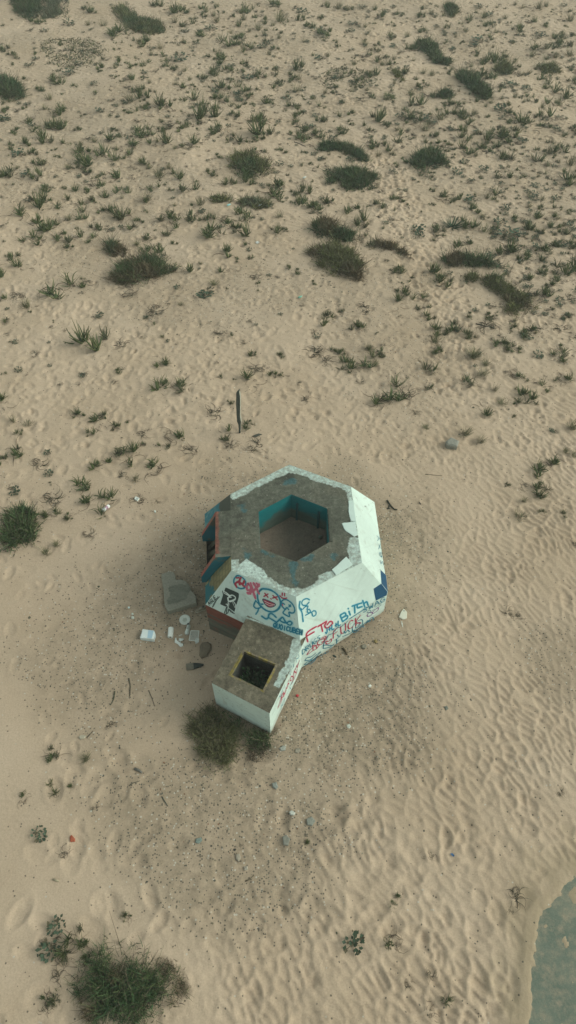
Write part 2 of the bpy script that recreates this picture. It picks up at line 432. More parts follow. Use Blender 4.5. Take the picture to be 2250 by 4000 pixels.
def plaster_low(P, u, v):
    c = white_col(P, u, v)
    l = np.sin(P[:, 2] * 60 + 3 * vn(P[:, 0], P[:, 1], .4, 3)) * .5 + .5
    return c * (1 - .10 * l * sst(.4, .7, vn(P[:, 0] * .5, P[:, 2] * 3, .1, 6)))[:, None]
# --- roof: concrete ring with flaking white edge
W = lambda pts, k, z=ZR: [at(k(*p), z) for p in pts]
white_zones = [
 W([(300, 300), (693, 90), (1040, 220), (1090, 235), (1100, 300), (1070, 310), (1045, 268), (960, 235), (880, 215), (800, 182), (740, 162), (690, 158), (620, 185), (560, 222), (480, 250), (430, 285), (335, 328)], c1),
 W([(1040, 225), (1100, 240), (1165, 720), (1150, 730), (1075, 745), (1058, 640), (1062, 580), (1078, 560), (1120, 560), (1112, 500), (1098, 465), (1075, 400), (1068, 330)], c1),
 W([(320, 700), (345, 700), (372, 702), (376, 735), (425, 700), (470, 728), (520, 762), (550, 800), (560, 815), (640, 862), (700, 882), (780, 882), (838, 862), (880, 803), (955, 772), (985, 800), (1085, 740), (1150, 715), (1165, 735), (735, 955), (320, 785)], c1)]
flakes = [W([(1066, 335), (1096, 330), (1112, 465), (1080, 462), (1066, 400)], c1), W([(1022, 476), (1108, 462), (1122, 548), (1102, 560), (1045, 520)], c1), W([(962, 768), (1050, 684), (1090, 735), (985, 803)], c1),
          W([(376, 735), (425, 700), (470, 728), (520, 762), (552, 800), (550, 830), (500, 800), (400, 790)], c1)]
teal_zones = [W([(690, 712), (735, 716), (745, 760), (735, 800), (760, 850), (730, 880), (695, 840), (705, 790)], c1), W([(640, 195), (735, 195), (735, 230), (650, 235)], c1), W([(515, 645), (560, 655), (600, 690), (540, 672)], c1),
              W([(770, 700), (850, 655), (860, 690), (790, 725)], c1), W([(390, 640), (450, 660), (440, 700), (395, 690)], c1), W([(370, 370), (420, 350), (430, 400), (380, 410)], c1), W([(930, 660), (990, 660), (985, 700), (930, 700)], c1)]
def roof_col(P, u, v):
    x, y = P[:, 0], P[:, 1]
    n = fbm(x, y, .5, 61, 5); f = fbm(x, y, .10, 62, 4)
    c = CON * (.72 + .6 * n)[:, None] * (.62 + .76 * f)[:, None]
    ds = (sst(.52, .72, fbm(x, y, .8, 71, 4)) * .15)[:, None]; c = c * (1 - ds) + np.array([.25, .21, .15]) * ds
    dk_ = (sst(.55, .75, fbm(x, y, .6, 73, 4)) * .35)[:, None]; c = c * (1 - dk_)
    c = np.where((vn(x, y, .035, 66) > .95)[:, None], np.array([.36, .35, .29]), c)
    for z in teal_zones:
        m_ = sst(-.02, .05, sdist(x, y, z) + (fbm(x, y, .10, 63, 3) - .5) * .22)[:, None]; c = c * (1 - m_ * .65) + np.array([.05, .16, .18]) * m_ * .65
    for (px, py) in ((630, 60 + 0),): pass
    for z in white_zones:
        s = sdist(x, y, z) + (fbm(x, y, .09, 64, 4) - .5) * .11
        m_ = sst(-.008, .012, s)[:, None]
        wear = sst(.50, .62, fbm(x, y, .05, 65, 3) + .10 * sst(.16, .0, sdist(x, y, z)))[:, None] * .55
        wc = (WHITE * .92) * (1 - wear) + np.array([.33, .35, .29]) * wear
        c = c * (1 - m_) + wc * m_
    for z in flakes:
        m_ = sst(-.004, .004, sdist(x, y, z) + (fbm(x, y, .08, 69, 3) - .5) * .02)[:, None]
        wear = sst(.6, .7, fbm(x, y, .06, 68, 3))[:, None] * .3
        c = c * (1 - m_) + (WHITE * 1.0) * (1 - wear) * m_
    return c
rp = []
for i in range(6):
    k = (i + 1) % 6
    rp.append(quad_grid(RO[i], RO[k], HO[k], HO[i], .016, roof_col, 0, 0))
join(rp, 'roof_slab', M['concrete'], bunker)
# raised plaster flakes still lying on the roof edge
for z, nm in zip(flakes[:3], (0, 1, 2)):
    P = densify(z, .06, .008); V, Fc = prism_vf(P, ZR + .002, ZR + .015, .004, .002)
    mb = MB(); mb.add(V, Fc, tuple(WHITE)); mb.build('plaster_flake', M['paint'], bunker)
# --- sloping upper walls
def wcol_n(P, u, v):                                     # north end of west slope: bare concrete over washed blue paint
    y, z = P[:, 1], P[:, 2]; n = fbm(y, z, .25, 90, 4)
    t = sst(.52, .62, v + (n - .5) * .5)[:, None]
    bl = np.array([.035, .20, .25]) * (1 - sst(.45, .7, n)[:, None]) + np.array([.18, .34, .32]) * sst(.45, .7, n)[:, None]
    return bl * (1 - t) + np.array([.085, .10, .08]) * t
def wcol_s(P, u, v):
    y, z = P[:, 1], P[:, 2]; n = fbm(y * 2, z * .6, .2, 91, 4)
    c = np.array([.26, .235, .12]) * (.65 + .6 * n)[:, None]
    br = ((np.abs(((z * 9) % 1) - .5) > .42) | (np.abs(((y * 6 + np.floor(z * 9) * .5) % 1) - .5) > .45))[:, None]
    c = np.where(br, c * .62, c)
    t = sst(.5, .56, fbm(y, z, .35, 93, 3) + .25 * (1 - v) - .12)[:, None]
    t = t * sst(.72, .55, v)[:, None]
    return c * (1 - t) + np.array([.015, .14, .165]) * t
slopes = {}
for i, nm in ((0, 'NE'), (1, 'E'), (2, 'SE'), (3, 'SW'), (5, 'NW')):
    k = (i + 1) % 6
    slopes[nm] = quad_grid(EV[i], EV[k], RO[k], RO[i], .022, white_col, 0, 0)
join([slopes[n] for n in ('NE', 'E', 'SE', 'SW', 'NW')], 'sloped_wall', M['paint'], bunker)
# west side (4 SW -> 5 NW): painted slopes either side of the entrance
def lerp(a, b, t): return a + (b - a) * t
T0, T1 = .215, .775                                        # entrance between these fractions, measured from SW corner
wl = quad_grid(EV[4], lerp(EV[4], EV[5], T0), lerp(RO[4], RO[5], T0), RO[4], .02, wcol_s, 0, 0)
join([wl], 'sloped_wall', M['paint'], bunker, 'ochre sloping wall with blue paint beside the entrance')
wl = quad_grid(lerp(EV[4], EV[5], T1), EV[5], RO[5], lerp(RO[4], RO[5], T1), .02, wcol_n, 0, 0)
join([wl], 'sloped_wall', M['paint'], bunker, 'washed blue sloping wall under bare concrete')
# --- lower vertical walls
GZ = -.5
def low(p, z): return np.array([p[0], p[1], z])
def shrink(p, d):
    w = np.array([p[0] - BX, p[1] - BY, 0]); w /= np.linalg.norm(w); return np.array(p) - w * d
def swcol(P, u, v):
    x = P[:, 0] * .6 - P[:, 1] * .5; z = P[:, 2]
    n = fbm(x, z * 6, .5, 101, 5); n2 = fbm(x * 2, z * 9, .3, 102, 4)
    red = np.array([.20, .065, .045]) * (.6 + .9 * n2)[:, None]; gr = np.array([.12, .13, .10]) * (.55 + .9 * n)[:, None]
    t = sst(.42, .62, z + (n - .5) * .9)[:, None]; t2 = (sst(.55, .7, n2) * .5)[:, None]
    return gr * (1 - np.maximum(t, t2)) + red * np.maximum(t, t2)
def wlow(P, u, v):
    y, z = P[:, 1], P[:, 2]; n = fbm(y * 1.5, z, .25, 111, 4)
    c = wcol_s(P, u, np.full(len(P), .3)); return c * (.7 + .5 * n)[:, None]
cols = {0: plaster_low, 1: plaster_low, 2: plaster_low, 3: swcol, 4: wlow, 5: plaster_low}
core = []
for i in range(6):
    k = (i + 1) % 6
    dcol = lambda P, u, v: np.array([.075, .072, .058]) * (.7 + .6 * fbm(P[:, 0] + P[:, 2], P[:, 1], .2, 7, 3))[:, None]
    core.append(quad_grid(low(shrink(EV[i], .045), GZ), low(shrink(EV[k], .045), GZ), low(shrink(EV[k], .045), ZE), low(shrink(EV[i], .045), ZE), .06, dcol, 0, 0))
join(core, 'footing', M['concrete'], bunker)
def plaster_sheet(i, zb, mat_cols, jag=.05):
    """thin plaster coat on the lower wall, broken along its bottom edge"""
    k = (i + 1) % 6; a, b = EV[i], EV[k]
    L = np.linalg.norm(b - a); n = int(L / .02); m_ = 40
    V = np.zeros((m_ + 1, n + 1, 3))
    t = np.linspace(0, 1, n + 1)
    st_ = np.floor(t * L / .31) * 3.1; bot = zb + (vn(t * L, t * 0 + i, .12, 120) - .5) * jag + (hsh(np.floor(st_ * 10), st_ * 0 + i, 5) - .5) * jag * 1.2
    for j in range(m_ + 1):
        s = j / m_; V[j, :, :2] = a[:2] + (b - a)[:2] * t[:, None]; V[j, :, 2] = bot * (1 - s) + ZE * s
    I = np.arange((m_ + 1) * (n + 1)).reshape(m_ + 1, n + 1); P = V.reshape(-1, 3)
    F = np.stack([I[:-1, :-1], I[:-1, 1:], I[1:, 1:], I[1:, :-1]], -1).reshape(-1, 4)
    return P, F, mat_cols(P, np.tile(t, m_ + 1), (P[:, 2] - zb))
join([plaster_sheet(i, .10, cols[i], .07) for i in (0, 1, 2, 5)], 'lower_wall', M['paint'], bunker)
join([plaster_sheet(3, -.35, swcol, .0)], 'lower_wall', M['paint'], bunker, 'lower wall streaked red and grey beneath the white slope')
P, Fq, Cq = plaster_sheet(4, -.35, wlow, 0)
tt = np.dot(P[:, :2] - EV[4][:2], (EV[5] - EV[4])[:2]) / np.dot((EV[5] - EV[4])[:2], (EV[5] - EV[4])[:2])
keep = ~((tt[Fq].min(1) > T0) & (tt[Fq].max(1) < T1))
mk('lower_wall', P, Fq[keep], M['paint'], bunker, Cq)['label'] = 'ochre lower wall with blue lettering beside the entrance'
# --- pit: teal walls and sandy floor
ZF = 1.08
def pitcol(P, u, v):
    n = fbm(P[:, 0] * 1.0 + P[:, 1] * .8, P[:, 2] * 1.5, .3, 130, 4)
    t = sst(.34, .62, v + (n - .5) * .55)[:, None]
    return np.array([.008, .165, .175]) * t * (.8 + .4 * n)[:, None] + np.array([.10, .14, .115]) * (1 - t) * (.7 + .6 * n)[:, None]
pw = []
for i in range(6):
    k = (i + 1) % 6
    pw.append(quad_grid(low(HO[i], ZF - .1), low(HO[k], ZF - .1), low(HO[k], ZR), low(HO[i], ZR), .03, pitcol, 0, 0))
join(pw, 'pit_wall', M['paint'], bunker)
fl = np.array([low(shrink(h, -.05), 0) for h in HO]); fxx = []
P, Fq, _ = quad_grid(low(HO[4], ZF) + (-.3, -.3, 0), low(HO[2], ZF) + (.3, -.5, 0), low(HO[1], ZF) + (.3, .5, 0), low(HO[5], ZF) + (-.3, .5, 0), .03, lambda P, u, v: P, 0, 0)
ins = sdist(P[:, 0], P[:, 1], HO) > -.04
keep = ins[Fq].all(1)
zz = P[:, 2] + (fbm(P[:, 0], P[:, 1], .4, 140, 4) - .5) * .07 + .05 * sst(.25, 0, sdist(P[:, 0], P[:, 1], HO)); P = np.c_[P[:, :2], zz]
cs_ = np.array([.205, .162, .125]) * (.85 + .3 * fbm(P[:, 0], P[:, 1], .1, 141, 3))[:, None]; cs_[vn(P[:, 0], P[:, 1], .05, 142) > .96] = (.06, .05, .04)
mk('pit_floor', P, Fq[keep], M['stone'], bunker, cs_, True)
for (x0, y0, y1) in ((744, 345, 440), (880, 398, 497)):    # two upright grooves' battens on the far right pit wall
    n_ = np.cross(HO[1] - HO[0], (0, 0, 1)); n_ /= np.linalg.norm(n_)
    if np.dot(n_[:2], np.array([BX, BY]) - HO[0][:2]) < 0: n_ = -n_
    tp = at_plane(c1(x0, y0), HO[0], n_)
    along = (HO[1] - HO[0]) / np.linalg.norm(HO[1] - HO[0])
    V, Fc = box_vf((tp[0] + n_[0] * .02, tp[1] + n_[1] * .02, (tp[2] + ZF) / 2), along * .022, n_ * .022, (0, 0, (tp[2] - ZF) / 2))
    mb = MB(); mb.add(V, Fc, (.02, .085, .09)); mb.build('batten', M['paint'], bunker)
e1 = HO[1]; e2 = HO[2]; nn_ = np.array([1., .02, 0])
V, Fc = box_vf(((e1 + e2) / 2 + np.array([.05, 0, .016])), (e2 - e1) / 2 * .98, (.03, 0, 0), (0, 0, .014)); mb = MB(); mb.add(V, Fc, tuple(CON * .8)); mb.build('pit_kerb', M['concrete'], bunker)
# --- west entrance: slab lintel, two cheek walls, dark throat
wdir = (EV[5] - EV[4]) / np.linalg.norm(EV[5] - EV[4]); wout = np.array([-wdir[1], wdir[0], 0]);
if wout[0] > 0: wout = -wout
def wp(t, outd, z):                                       # t along the wall from SW, outd metres out of the roof edge line
    b = lerp(RO[4], RO[5], t); return np.array([b[0], b[1], 0]) + wout * outd + np.array([0, 0, z])
SL = .35
def slabcol(P, u, v): return roof_col(P, u, v) * .9
def lintcol(P, u, v):
    m_ = sst(.74, .82, v + (fbm(P[:, 0], P[:, 1], .1, 149, 3) - .5) * .2)[:, None]
    return slabcol(P, u, v) * (1 - m_) + np.array([.20, .088, .065]) * (.7 + .6 * vn(P[:, 0], P[:, 1], .06, 148))[:, None] * m_
lt_, lf_, lc_ = quad_grid(wp(T0 - .02, 0, ZR - .004), wp(T1, 0, ZR - .004), wp(T1, SL, ZR - .02), wp(T0 - .02 + .03, SL, ZR - .02), .02, lintcol, 0, 0)
join([(lt_, lf_, lc_)], 'lintel', M['concrete'], bunker)
def redcol(P, u, v):
    n = fbm(P[:, 1] * 2, P[:, 2], .15, 150, 4)[:, None]
    w_ = sst(.55, .72, n); return np.array([.30, .085, .065]) * (1 - w_) + np.array([.19, .15, .10]) * w_
fr = quad_grid(wp(T0 + .01, SL, ZR - .14), wp(T1, SL, ZR - .14), wp(T1, SL, ZR - .022), wp(T0 + .01, SL, ZR - .022), .02, redcol, 0, 0)
fr2 = quad_grid(wp(T0 + .01, SL, ZR - .14), wp(T1, SL, ZR - .14), wp(T1, .02, ZR - .14), wp(T0 + .01, .02, ZR - .14), .04, redcol, 0, 0)
join([fr, fr2], 'lintel_edge', M['paint'], bunker)
def sillcol(P, u, v): return np.array([.15, .155, .12]) * (.5 + .9 * fbm(P[:, 1], P[:, 2] * 3, .25, 170, 4))[:, None]
def cheek(t0, t1, colout, name, OUT=.735, ZO=1.19):
    prof = [(0, ZR - .012), (SL, ZR - .025), (OUT, ZO), (OUT + .0, .97), (0, .97)]
    A = [wp(t0, o, z) for o, z in prof]; B = [wp(t1, o, z) for o, z in prof]
    mb = []
    def g(a, b, c, d, cf): mb.append(quad_grid(a, b, c, d, .02, cf, 0, 0))
    g(A[1], B[1], B[0], A[0], slabcol); g(A[2], B[2], B[1], A[1], redcol if name else redcol); g(A[3], B[3], B[2], A[2], lambda P, u, v: slabcol(P, u, v) * .8)
    for E_ in (A, B):
        g(E_[4], E_[3], E_[2], low(E_[2], ZO) - wout * OUT, colout); g(low(E_[2], ZO) - wout * OUT, E_[2], E_[1], E_[0], colout)
    for E_ in (A, B): g(low(E_[4], -.45), low(E_[3], -.45) - wout * .09, E_[3] - wout * .09, E_[4], sillcol)
    join(mb, 'cheek_wall', M['paint'], bunker)
def bluecheek(P, u, v):
    n = fbm(P[:, 1] + P[:, 0] * 2, P[:, 2] * 2, .35, 155, 4)[:, None]; t = sst(.3, .6, n + .35 * (sst(2.0, 1.3, P[:, 2])[:, None]) - .1)
    return np.array([.012, .13, .17]) * t + np.array([.11, .115, .09]) * (1 - t)
cheek(T0 - .035, T0 + .02, bluecheek, 'S'); cheek(T1 - .05, T1, bluecheek, 'N')
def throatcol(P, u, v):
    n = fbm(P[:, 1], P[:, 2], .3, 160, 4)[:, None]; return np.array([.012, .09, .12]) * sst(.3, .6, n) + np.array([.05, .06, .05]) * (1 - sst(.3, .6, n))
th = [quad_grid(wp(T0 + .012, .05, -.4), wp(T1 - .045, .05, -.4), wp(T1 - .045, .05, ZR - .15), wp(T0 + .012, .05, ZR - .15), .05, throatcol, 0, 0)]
join(th, 'entrance_back', M['paint'], bunker)
# low sill wall across the front and rubble and boards inside
sl = [quad_grid(wp(T0 + .012, .655, -.45), wp(T1 - .045, .655, -.45), wp(T1 - .045, .655, .58), wp(T0 + .012, .655, .58), .03, sillcol, 0, 0),
      quad_grid(wp(T0 + .012, .655, .58), wp(T1 - .045, .655, .58), wp(T1 - .045, .54, .56), wp(T0 + .012, .50, .56), .03, sillcol, 0, 0),
      quad_grid(wp(T1 - .045, .54, -.45), wp(T0 + .012, .50, -.45), wp(T0 + .012, .50, .56), wp(T1 - .045, .54, .56), .05, sillcol, 0, 0)]
join(sl, 'entrance_sill', M['concrete'], bunker)
mb = MB()
for (t, o0, o1, z0, z1, w) in ((.55, .62, .08, .85, 1.3, .06), (.66, .62, .3, .82, 1.15, .05)):
    a_, b_ = wp(t, o0, z0), wp(t + .05, o1, z1); d_ = (b_ - a_) / 2; s_ = np.cross(d_, (0, 0, 1)); s_ = s_ / np.linalg.norm(s_)
    V, Fc = box_vf((a_ + b_) / 2, d_, s_ * w, np.array([0, 0, .025])); mb.add(V, Fc, (.13, .125, .085))
mb.build('entrance_board', M['wood'], bunker)
mb = MB()
for i in range(26):
    p_ = wp(RS.uniform(T0 + .05, T1 - .1), RS.uniform(.12, .5), RS.uniform(.35, .62)); r_ = RS.uniform(.05, .14)
    V, Fc = lathe_vf([(.01, -r_ * .6), (r_, -r_ * .3), (r_ * .8, r_ * .4), (.01, r_ * .6)], 6, RS.uniform(-1, 1, 3), p_); mb.add(V, Fc, tuple(np.array([.07, .08, .06]) * RS.uniform(.5, 1.6)))
mb.build('rubble', M['stone'], bunker)

# --- annex with a square hatch
ax_u = A_NW - A_SW; ax_u[2] = 0
NWi = A_NW + ax_u * .28; NEi = A_SE + (np.array([EV[3][0] + .012, EV[3][1], ZA]) - A_SE) * 1.22
HK = [(480, 440), (925, 625), (745, 985), (295, 765)]     # hatch outer frame: NW, NE, SE, SW
HA = [at(c7(*p), ZA) for p in HK]; hc = np.mean(HA, 0); HI = [h + (hc - h) * .115 for h in HA]
annex_white = [W([(1110, 290), (1210, 295), (1225, 430), (955, 905), (925, 925), (878, 893), (940, 740), (1000, 640), (1040, 560), (1075, 430)], c7, ZA), W([(480, 50), (530, 30), (860, 150), (1110, 270), (1110, 285), (860, 168), (530, 52)], c7, ZA)]
def ann_col(P, u, v):
    x, y = P[:, 0], P[:, 1]; n = fbm(x, y, .4, 181, 5); f = fbm(x, y, .09, 182, 4)
    c = np.array([.158, .142, .102]) * (.68 + .64 * n)[:, None] * (.5 + 1.0 * f)[:, None]
    c = np.where((vn(x, y, .03, 186) > .95)[:, None], np.array([.36, .34, .28]), c)
    s = np.maximum(sdist(x, y, annex_white[0]) + (fbm(x, y, .07, 183, 4) - .5) * .10, sdist(x, y, annex_white[1]) + (fbm(x, y, .07, 184, 4) - .5) * .02)
    m_ = sst(-.006, .01, s)[:, None]; wear = sst(.45, .58, fbm(x, y, .05, 185, 3))[:, None] * .5
    return c * (1 - m_) + (WHITE * .9 * (1 - wear) + np.array([.3, .34, .29]) * wear) * m_
OA = [NWi, NEi, A_SE, A_SW]
join([quad_grid(OA[i], OA[(i + 1) % 4], HA[(i + 1) % 4], HA[i], .016, ann_col, 0, 0) for i in range(4)], 'annex_roof', M['concrete'], bunker)
def yel(P, u, v):
    n = fbm(P[:, 0] * 2, P[:, 1] * 2, .1, 190, 4)[:, None]; t = sst(.42, .58, n)
    return np.array([.29, .235, .07]) * t + np.array([.21, .18, .125]) * (1 - t)
fr_ = [quad_grid(HA[i] + (0, 0, .0), HA[(i + 1) % 4], HI[(i + 1) % 4] + (0, 0, .012), HI[i] + (0, 0, .012), .015, yel, 0, 0) for i in range(4)]
fr_ += [quad_grid(low(HI[i], ZA - .09), low(HI[(i + 1) % 4], ZA - .09), HI[(i + 1) % 4] + (0, 0, .012), HI[i] + (0, 0, .012), .02, yel, 0, 0) for i in range(4)]
join(fr_, 'hatch_frame', M['concrete'], bunker)
HS = [h + (hc - h) * -.02 for h in HI]
shc = lambda P, u, v: np.array([.085, .09, .078]) * (.6 + .6 * fbm(P[:, 0] * 2 + P[:, 1], P[:, 2], .3, 195, 4))[:, None] * sst(0.0, .9, v + .25)[:, None] ** 0
join([quad_grid(low(HS[i], -.3), low(HS[(i + 1) % 4], -.3), low(HS[(i + 1) % 4], ZA - .088), low(HS[i], ZA - .088), .05, shc, 0, 0) for i in range(4)], 'hatch_shaft', M['concrete'], bunker)
def awall(a, b, zb, jag, name):
    n = int(np.linalg.norm(b - a) / .02); t = np.linspace(0, 1, n + 1); m_ = 40
    top = ZA - .004 - np.maximum(0, vn(t * 9, t * 0, .25, 201) - .6) * .05
    bot = zb + (vn(t * np.linalg.norm(b - a), t * 0 + zb, .15, 203) - .5) * jag
    V = np.zeros((m_ + 1, n + 1, 3))
    for j in range(m_ + 1):
        s = j / m_; V[j, :, :2] = a[:2] + (b - a)[:2] * t[:, None]; V[j, :, 2] = bot * (1 - s) + top * s
    I = np.arange((m_ + 1) * (n + 1)).reshape(m_ + 1, n + 1); P = V.reshape(-1, 3)
    F = np.stack([I[:-1, :-1], I[:-1, 1:], I[1:, 1:], I[1:, :-1]], -1).reshape(-1, 4)
    return P, F, plaster_low(P, np.tile(t, m_ + 1), P[:, 2])
join([awall(A_SW, A_SE, .06, .05, 's'), awall(A_SE, NEi, .06, .05, 'e')], 'annex_wall', M['paint'], bunker)
greyc = lambda P, u, v: np.array([.17, .15, .115]) * (.6 + .7 * fbm(P[:, 0] + P[:, 1], P[:, 2] * 2, .3, 207, 4))[:, None]
join([quad_grid(low(NWi, -.5), low(A_SW, -.5), low(A_SW, ZA - .003), low(NWi, ZA - .003), .04, greyc, 0, 0)], 'annex_wall', M['concrete'], bunker, 'bare grey annex wall facing the rubbish')
ac = np.mean(OA, 0)
sh = [low(p + (ac - p) / np.linalg.norm((ac - p)[:2]) * .04, 0) for p in OA]
dk = lambda P, u, v: np.tile(np.array([.06, .055, .045]), (len(P), 1))
join([quad_grid(low(sh[3], -.5), low(sh[2], -.5), low(sh[2], .9), low(sh[3], .9), .1, dk, 0, 0), quad_grid(low(sh[2], -.5), low(sh[1], -.5), low(sh[1], .9), low(sh[2], .9), .1, dk, 0, 0)], 'footing', M['concrete'], bunker)

# ------------------------------------------------------------------ graffiti: thin coats of paint on the wall faces
def low3(i): return (low(EV[i], 0), low(EV[i + 1], 0), EV[i + 1], EV[i])
aeN = A_SE + (np.array([EV[3][0] + .012, EV[3][1], ZA]) - A_SE) * 1.0
PL = {'SE': (EV[2], EV[3], RO[3], RO[2]), 'SW': (EV[3], EV[4], RO[4], RO[3]), 'E': (EV[1], EV[2], RO[2], RO[1]),
      'SEl': low3(2), 'AE': (low(A_SE, 0), low(aeN, 0), aeN, A_SE)}
def hit(p, quad):
    """where the sight line through a photograph pixel meets a (slightly warped) wall face, and the wall normal there"""
    a, b, c, d = [np.asarray(k, float) for k in quad]
    x = (p[0] - 1125) / FPX; y = -(p[1] - 2000) / FPX
    r = np.array([x, math.sin(PITCH) * y + math.cos(PITCH), math.cos(PITCH) * y - math.sin(PITCH)]); o = np.array([0, 0, CH])
    u = v = .5; t = 15.
    for _ in range(8):
        P = (a * (1 - u) + b * u) * (1 - v) + (d * (1 - u) + c * u) * v
        Pu = (b - a) * (1 - v) + (c - d) * v; Pv = (d * (1 - u) + c * u) - (a * (1 - u) + b * u)
        e = P - o - r * t
        du, dv, dt = np.linalg.solve(np.c_[Pu, Pv, -r], -e); u += du; v += dv; t += dt
    n = np.cross(Pu, Pv); n /= np.linalg.norm(n)
    if np.dot(n, P - np.array([BX, BY, .5])) < 0: n = -n
    return o + r * t, n
BLUE = (.010, .19, .285); RED = (.36, .035, .065); PINK = (.50, .13, .19); BLACK = (.028, .045, .04); NAVY = (.006, .062, .13); HALO = (.36, .60, .60); VIO = (.12, .06, .22)
def smooth(pts, n=4):
    P = np.array(pts, float)
    if len(P) < 3: return P
    out = []
    Q = np.vstack([2 * P[0] - P[1], P, 2 * P[-1] - P[-2]])
    if np.allclose(P[0], P[-1]): Q = np.vstack([P[-2], P, P[1]])
    for i in range(1, len(Q) - 2):
        p0, p1, p2, p3 = Q[i - 1:i + 3]
        for k in range(n):
            t = k / n; out.append(.5 * ((2 * p1) + (p2 - p0) * t + (2 * p0 - 5 * p1 + 4 * p2 - p3) * t * t + (3 * p1 - p0 - 3 * p2 + p3) * t ** 3))
    out.append(P[-1]); return np.array(out)
class Paint:
    def __init__(s, face): s.q = PL[face]; s.n = hit(c1(800, 1000), s.q)[1]; s.mb = MB(); s.mb2 = MB(); s.k = 0
    def w(s, p, lift):
        P, n = hit(p, s.q); return P + n * lift
    def ribbon(s, pts, w, col, lift, mb, sm=True):
        P = smooth(pts) if sm else np.array(pts, float)
        Q = np.array([s.w(p, lift) for p in P]); V = []; F = []
        for i in range(len(Q)):
            t = Q[min(i + 1, len(Q) - 1)] - Q[max(i - 1, 0)]; t = t / (np.linalg.norm(t) + 1e-9); b = np.cross(s.n, t)
            ww = w * (.95 + .35 * RS.rand()); V += [Q[i] - b * ww / 2, Q[i] + b * ww / 2]
            if i: F.append((2 * i - 2, 2 * i, 2 * i + 1, 2 * i - 1))
        mb.add(V, F, col)
        for e in (Q[0], Q[-1]):
            t1 = np.cross(s.n, (0.3, .2, 1)); t1 /= np.linalg.norm(t1); t2 = np.cross(s.n, t1)
            lift2 = s.n * .0006
            mb.add([e + lift2 + (math.cos(g) * t1 + math.sin(g) * t2) * w / 2 for g in np.linspace(0, 2 * math.pi, 9)[:-1]], [tuple(range(8))], col)
    def stroke(s, k, pts, w=.03, col=BLUE, halo=0, sm=True):
        s.k += 1; P = [k(*p) for p in pts]; lift = .004 + .00025 * (s.k % 24); halo *= .6
        if halo: s.ribbon(P, w + halo, HALO if col == BLUE else (.72, .56, .58), .0022 + .00004 * (s.k % 24), s.mb2, sm)
        s.ribbon(P, w, col, lift, s.mb, sm)
    def text(s, k, txt, a, b, h, w=.028, col=BLUE, up=(0, -1), halo=0):
        a = np.array(a, float); b = np.array(b, float); n = len(txt); up = np.array(up, float)
        for i, ch in enumerate(txt):
            for st in FONT.get(ch, []):
                s.stroke(k, [a + (b - a) * (i + .12 + .74 * uu) / n + up * h * vv for uu, vv in st], w, col, halo)
    def fill(s, k, pts, col, lift=.0035, sub=0):
        P = [s.w(k(*p), lift) for p in pts]; s.mb.add(P, [tuple(range(len(P)))], col)
    def done(s, label, name='graffiti'):
        o = s.mb.build(name, M['spray'], bunker); o['label'] = label
        if s.mb2.V: s.mb2.build('paint_haze', M['spray'], o)
        return o
A_ = [(0, 0), (.5, 1), (1, 0)]
FONT = {'A': [A_, [(.2, .4), (.8, .4)]], 'B': [[(0, 0), (0, 1), (.7, .95), (.75, .65), (.1, .52)], [(.1, .52), (.9, .45), (.95, .1), (0, 0)]], 'C': [[(.95, .85), (.5, 1), (.05, .6), (.2, .1), (.9, .1)]],
        'D': [[(0, 0), (.05, 1), (.8, .8), (.95, .3), (0, 0)]], 'E': [[(.95, 1), (.1, .95), (0, 0), (.95, .02)], [(.05, .5), (.75, .52)]], 'F': [[(1, 1), (.15, .92), (0, 0)], [(.1, .5), (.75, .58)]],
        'G': [[(.9, .9), (.4, 1), (0, .5), (.3, 0), (.9, .15), (.9, .45), (.5, .45)]], 'H': [[(.05, 0), (.05, 1)], [(.9, 0), (.95, 1)], [(.05, .5), (.95, .5)]], 'h': [[(.1, 0), (.1, 1)], [(.1, .4), (.5, .6), (.85, .45), (.9, 0)]],
        'i': [[(.5, 0), (.5, .6)], [(.5, .85), (.55, .9)]], 'I': [[(.5, 0), (.5, 1)]], 'J': [[(.7, 1), (.75, .2), (.3, 0), (.05, .3)]], 'K': [[(.05, 0), (.05, 1)], [(.95, 1), (.1, .45), (1, 0)]], 'L': [[(.1, 1), (.05, .05), (.9, 0)]],
        'N': [[(0, 0), (.05, 1), (.9, 0), (.95, 1)]], 'O': [[(.5, 1), (.05, .6), (.2, .05), (.75, .05), (.95, .6), (.5, 1)]], 'Q': [[(.5, 1), (.05, .6), (.2, .1), (.75, .1), (.95, .6), (.5, 1)], [(.55, .35), (1, -.05)]],
        'R': [[(0, 0), (.05, 1), (.8, .85), (.7, .5), (.1, .5)], [(.3, .5), (.95, 0)]], 'S': [[(.9, .85), (.5, 1), (.1, .75), (.8, .35), (.6, 0), (.05, .1)]], 'T': [[(0, 1), (1, 1)], [(.5, 1), (.5, 0)]],
        'U': [[(.05, 1), (.1, .15), (.5, 0), (.9, .2), (.95, 1)]], 'W': [[(0, 1), (.25, 0), (.5, .7), (.75, 0), (1, 1)]], 'X': [[(0, 0), (1, 1)], [(0, 1), (1, 0)]], 'Y': [[(0, 1), (.5, .5), (1, 1)], [(.5, .5), (.3, 0)]],
        '+': [[(.1, .5), (.9, .5)], [(.5, .15), (.5, .85)]], 'x': [[(.1, 0), (.9, .6)], [(.1, .6), (.9, 0)]], 'e': [[(.1, .3), (.85, .35), (.5, .65), (.1, .3), (.4, 0), (.9, .1)]], 's': [[(.85, .6), (.3, .6), (.7, .2), (.1, 0)]], 'y': [[(.1, .6), (.45, .2)], [(.9, .6), (.2, -.3)]]}
